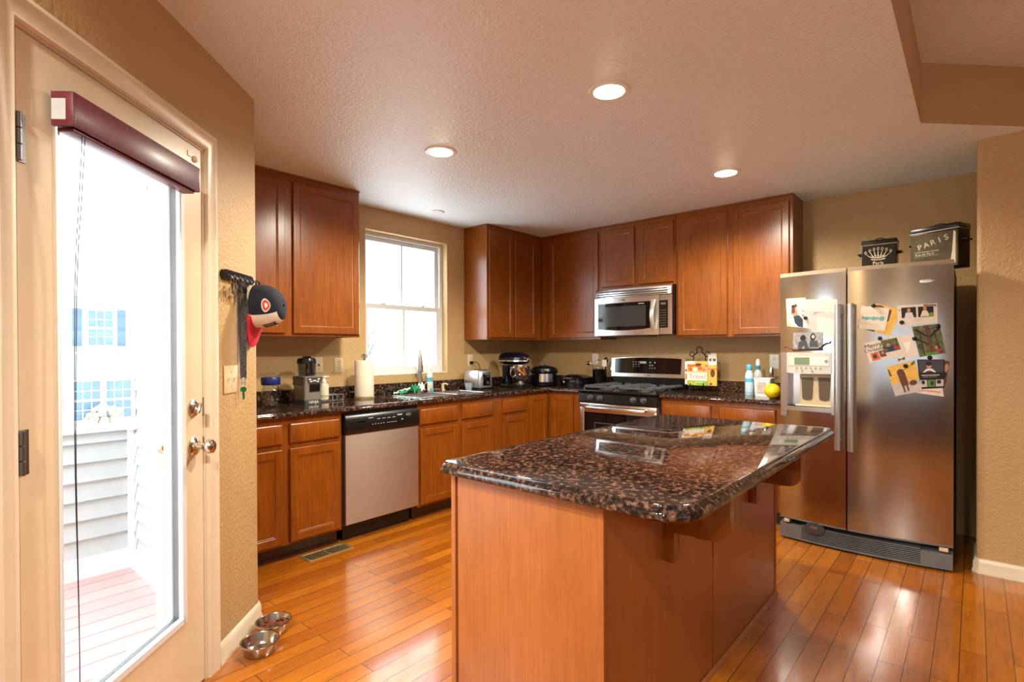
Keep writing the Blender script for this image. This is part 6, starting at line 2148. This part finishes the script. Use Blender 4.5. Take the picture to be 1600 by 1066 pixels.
# ------------------------------------------------------------------ floor register and pet bowls
vr = thing('floor_register', 'tan metal floor register in front of the left base cabinet', 'floor vent', (1.747, 3.066, 0.0))
m = MB()
a, b, c, d = -0.152, 0.152, -0.068, 0.068
m.box(a, b, c, c + 0.020, 0.0003, 0.005, 0.001, 1)
m.box(a, b, d - 0.020, d, 0.0003, 0.005, 0.001, 1)
m.box(a, a + 0.022, c + 0.02, d - 0.02, 0.0003, 0.005, 0.001, 1)
m.box(b - 0.022, b, c + 0.02, d - 0.02, 0.0003, 0.005, 0.001, 1)
m.box(-0.008, 0.008, c + 0.02, d - 0.02, 0.0003, 0.005, 0.001, 1)
m.build('register_frame', 'brass', vr, local=True)
m = MB()
for s0 in (a + 0.022, 0.008):
    for k in range(9):
        x = s0 + 0.010 + k * 0.0133
        m.loft([[(x, c + 0.02, 0.0008), (x + 0.003, c + 0.02, 0.0008), (x + 0.006, c + 0.02, 0.0042), (x + 0.003, c + 0.02, 0.0042)], [(x, d - 0.02, 0.0008), (x + 0.003, d - 0.02, 0.0008), (x + 0.006, d - 0.02, 0.0042), (x + 0.003, d - 0.02, 0.0042)]])
m.build('louvres', 'brass', vr, local=True)
MB().box(a + 0.022, b - 0.022, c + 0.02, d - 0.02, 0.0002, 0.0007).build('duct_shadow', 'black', vr, local=True)
MT['bowlsteel'] = plain('pet_bowl_steel', (0.56, 0.53, 0.49, 1), 0.16, 1.0, vary=0.02)
def bowl(x, y, label, food):
    r = thing('pet_bowl', label, 'bowl', (x, y, 0.0), 0, 'pet bowls by the door')
    m = MB()
    m.lathe([(0.0, 0.003), (0.052, 0.003), (0.056, 0.0005), (0.061, 0.004), (0.066, 0.020), (0.072, 0.054), (0.075, 0.057), (0.078, 0.056), (0.077, 0.0595), (0.072, 0.060), (0.069, 0.056), (0.063, 0.020), (0.054, 0.007), (0, 0.005)], seg=48, cap=False)
    m.build('bowl_body', 'bowlsteel', r, local=True, M=Matrix.Diagonal((1, 1, 0.84, 1)))
    if food:
        rr = random.Random(8)
        m = MB()
        for k in range(110):
            a, q = rr.random() * 6.28, rr.random() ** 0.5 * 0.054
            m.ball((q * math.cos(a), q * math.sin(a), 0.014 + rr.random() * 0.022), 0.007, 0.007, 0.004, 8, 5)
        o = m.build('kibble', 'kib')
        o.location = Vector((x, y, 0.0))+ Vector((0, 0, 0))
        bb_ = [Vector(v) for v in o.bound_box]
        o['kind'] = 'stuff'
        tag(o, 'brown kibble lying in the farther steel bowl', 'kibble')
        o.location = (x, y, 0.010)
    return r
bowl(0.985, 2.272, 'empty steel pet bowl nearer the glazed door', False)
bowl(1.098, 2.392, 'steel pet bowl with brown kibble, farther from the door', True)

# ------------------------------------------------------------------ sofa of the adjoining room (seen mirrored in the refrigerator)
sf_ = thing('sofa', 'brown sofa seen only as a dark reflection low in the refrigerator door', 'sofa', (-1.05, -0.6, 0.012))
MB().box(-0.30, 0.44, -1.28, 1.28, 0.06, 0.30, 0.03, 2).build('base', 'sofa', sf_, local=True)
for k in range(3):
    MB().box(-0.34, 0.24, -1.02 + k * 0.68, -0.345 + k * 0.68, 0.305, 0.46, 0.05, 3).build('seat_cushion', 'sofa', sf_, local=True)
MB().box(0.25, 0.46, -1.28, 1.28, 0.305, 0.84, 0.06, 3).build('backrest', 'sofa', sf_, local=True)
for y in (-1.28, 1.04):
    MB().box(-0.36, 0.245, y, y + 0.24, 0.305, 0.62, 0.06, 3).build('armrest', 'sofa', sf_, local=True)
for x in (-0.26, 0.38):
    for y in (-1.2, 1.2):
        MB().cyl((x, y, 0.0), 0.025, 0.06).build('leg', 'toe', sf_, local=True)
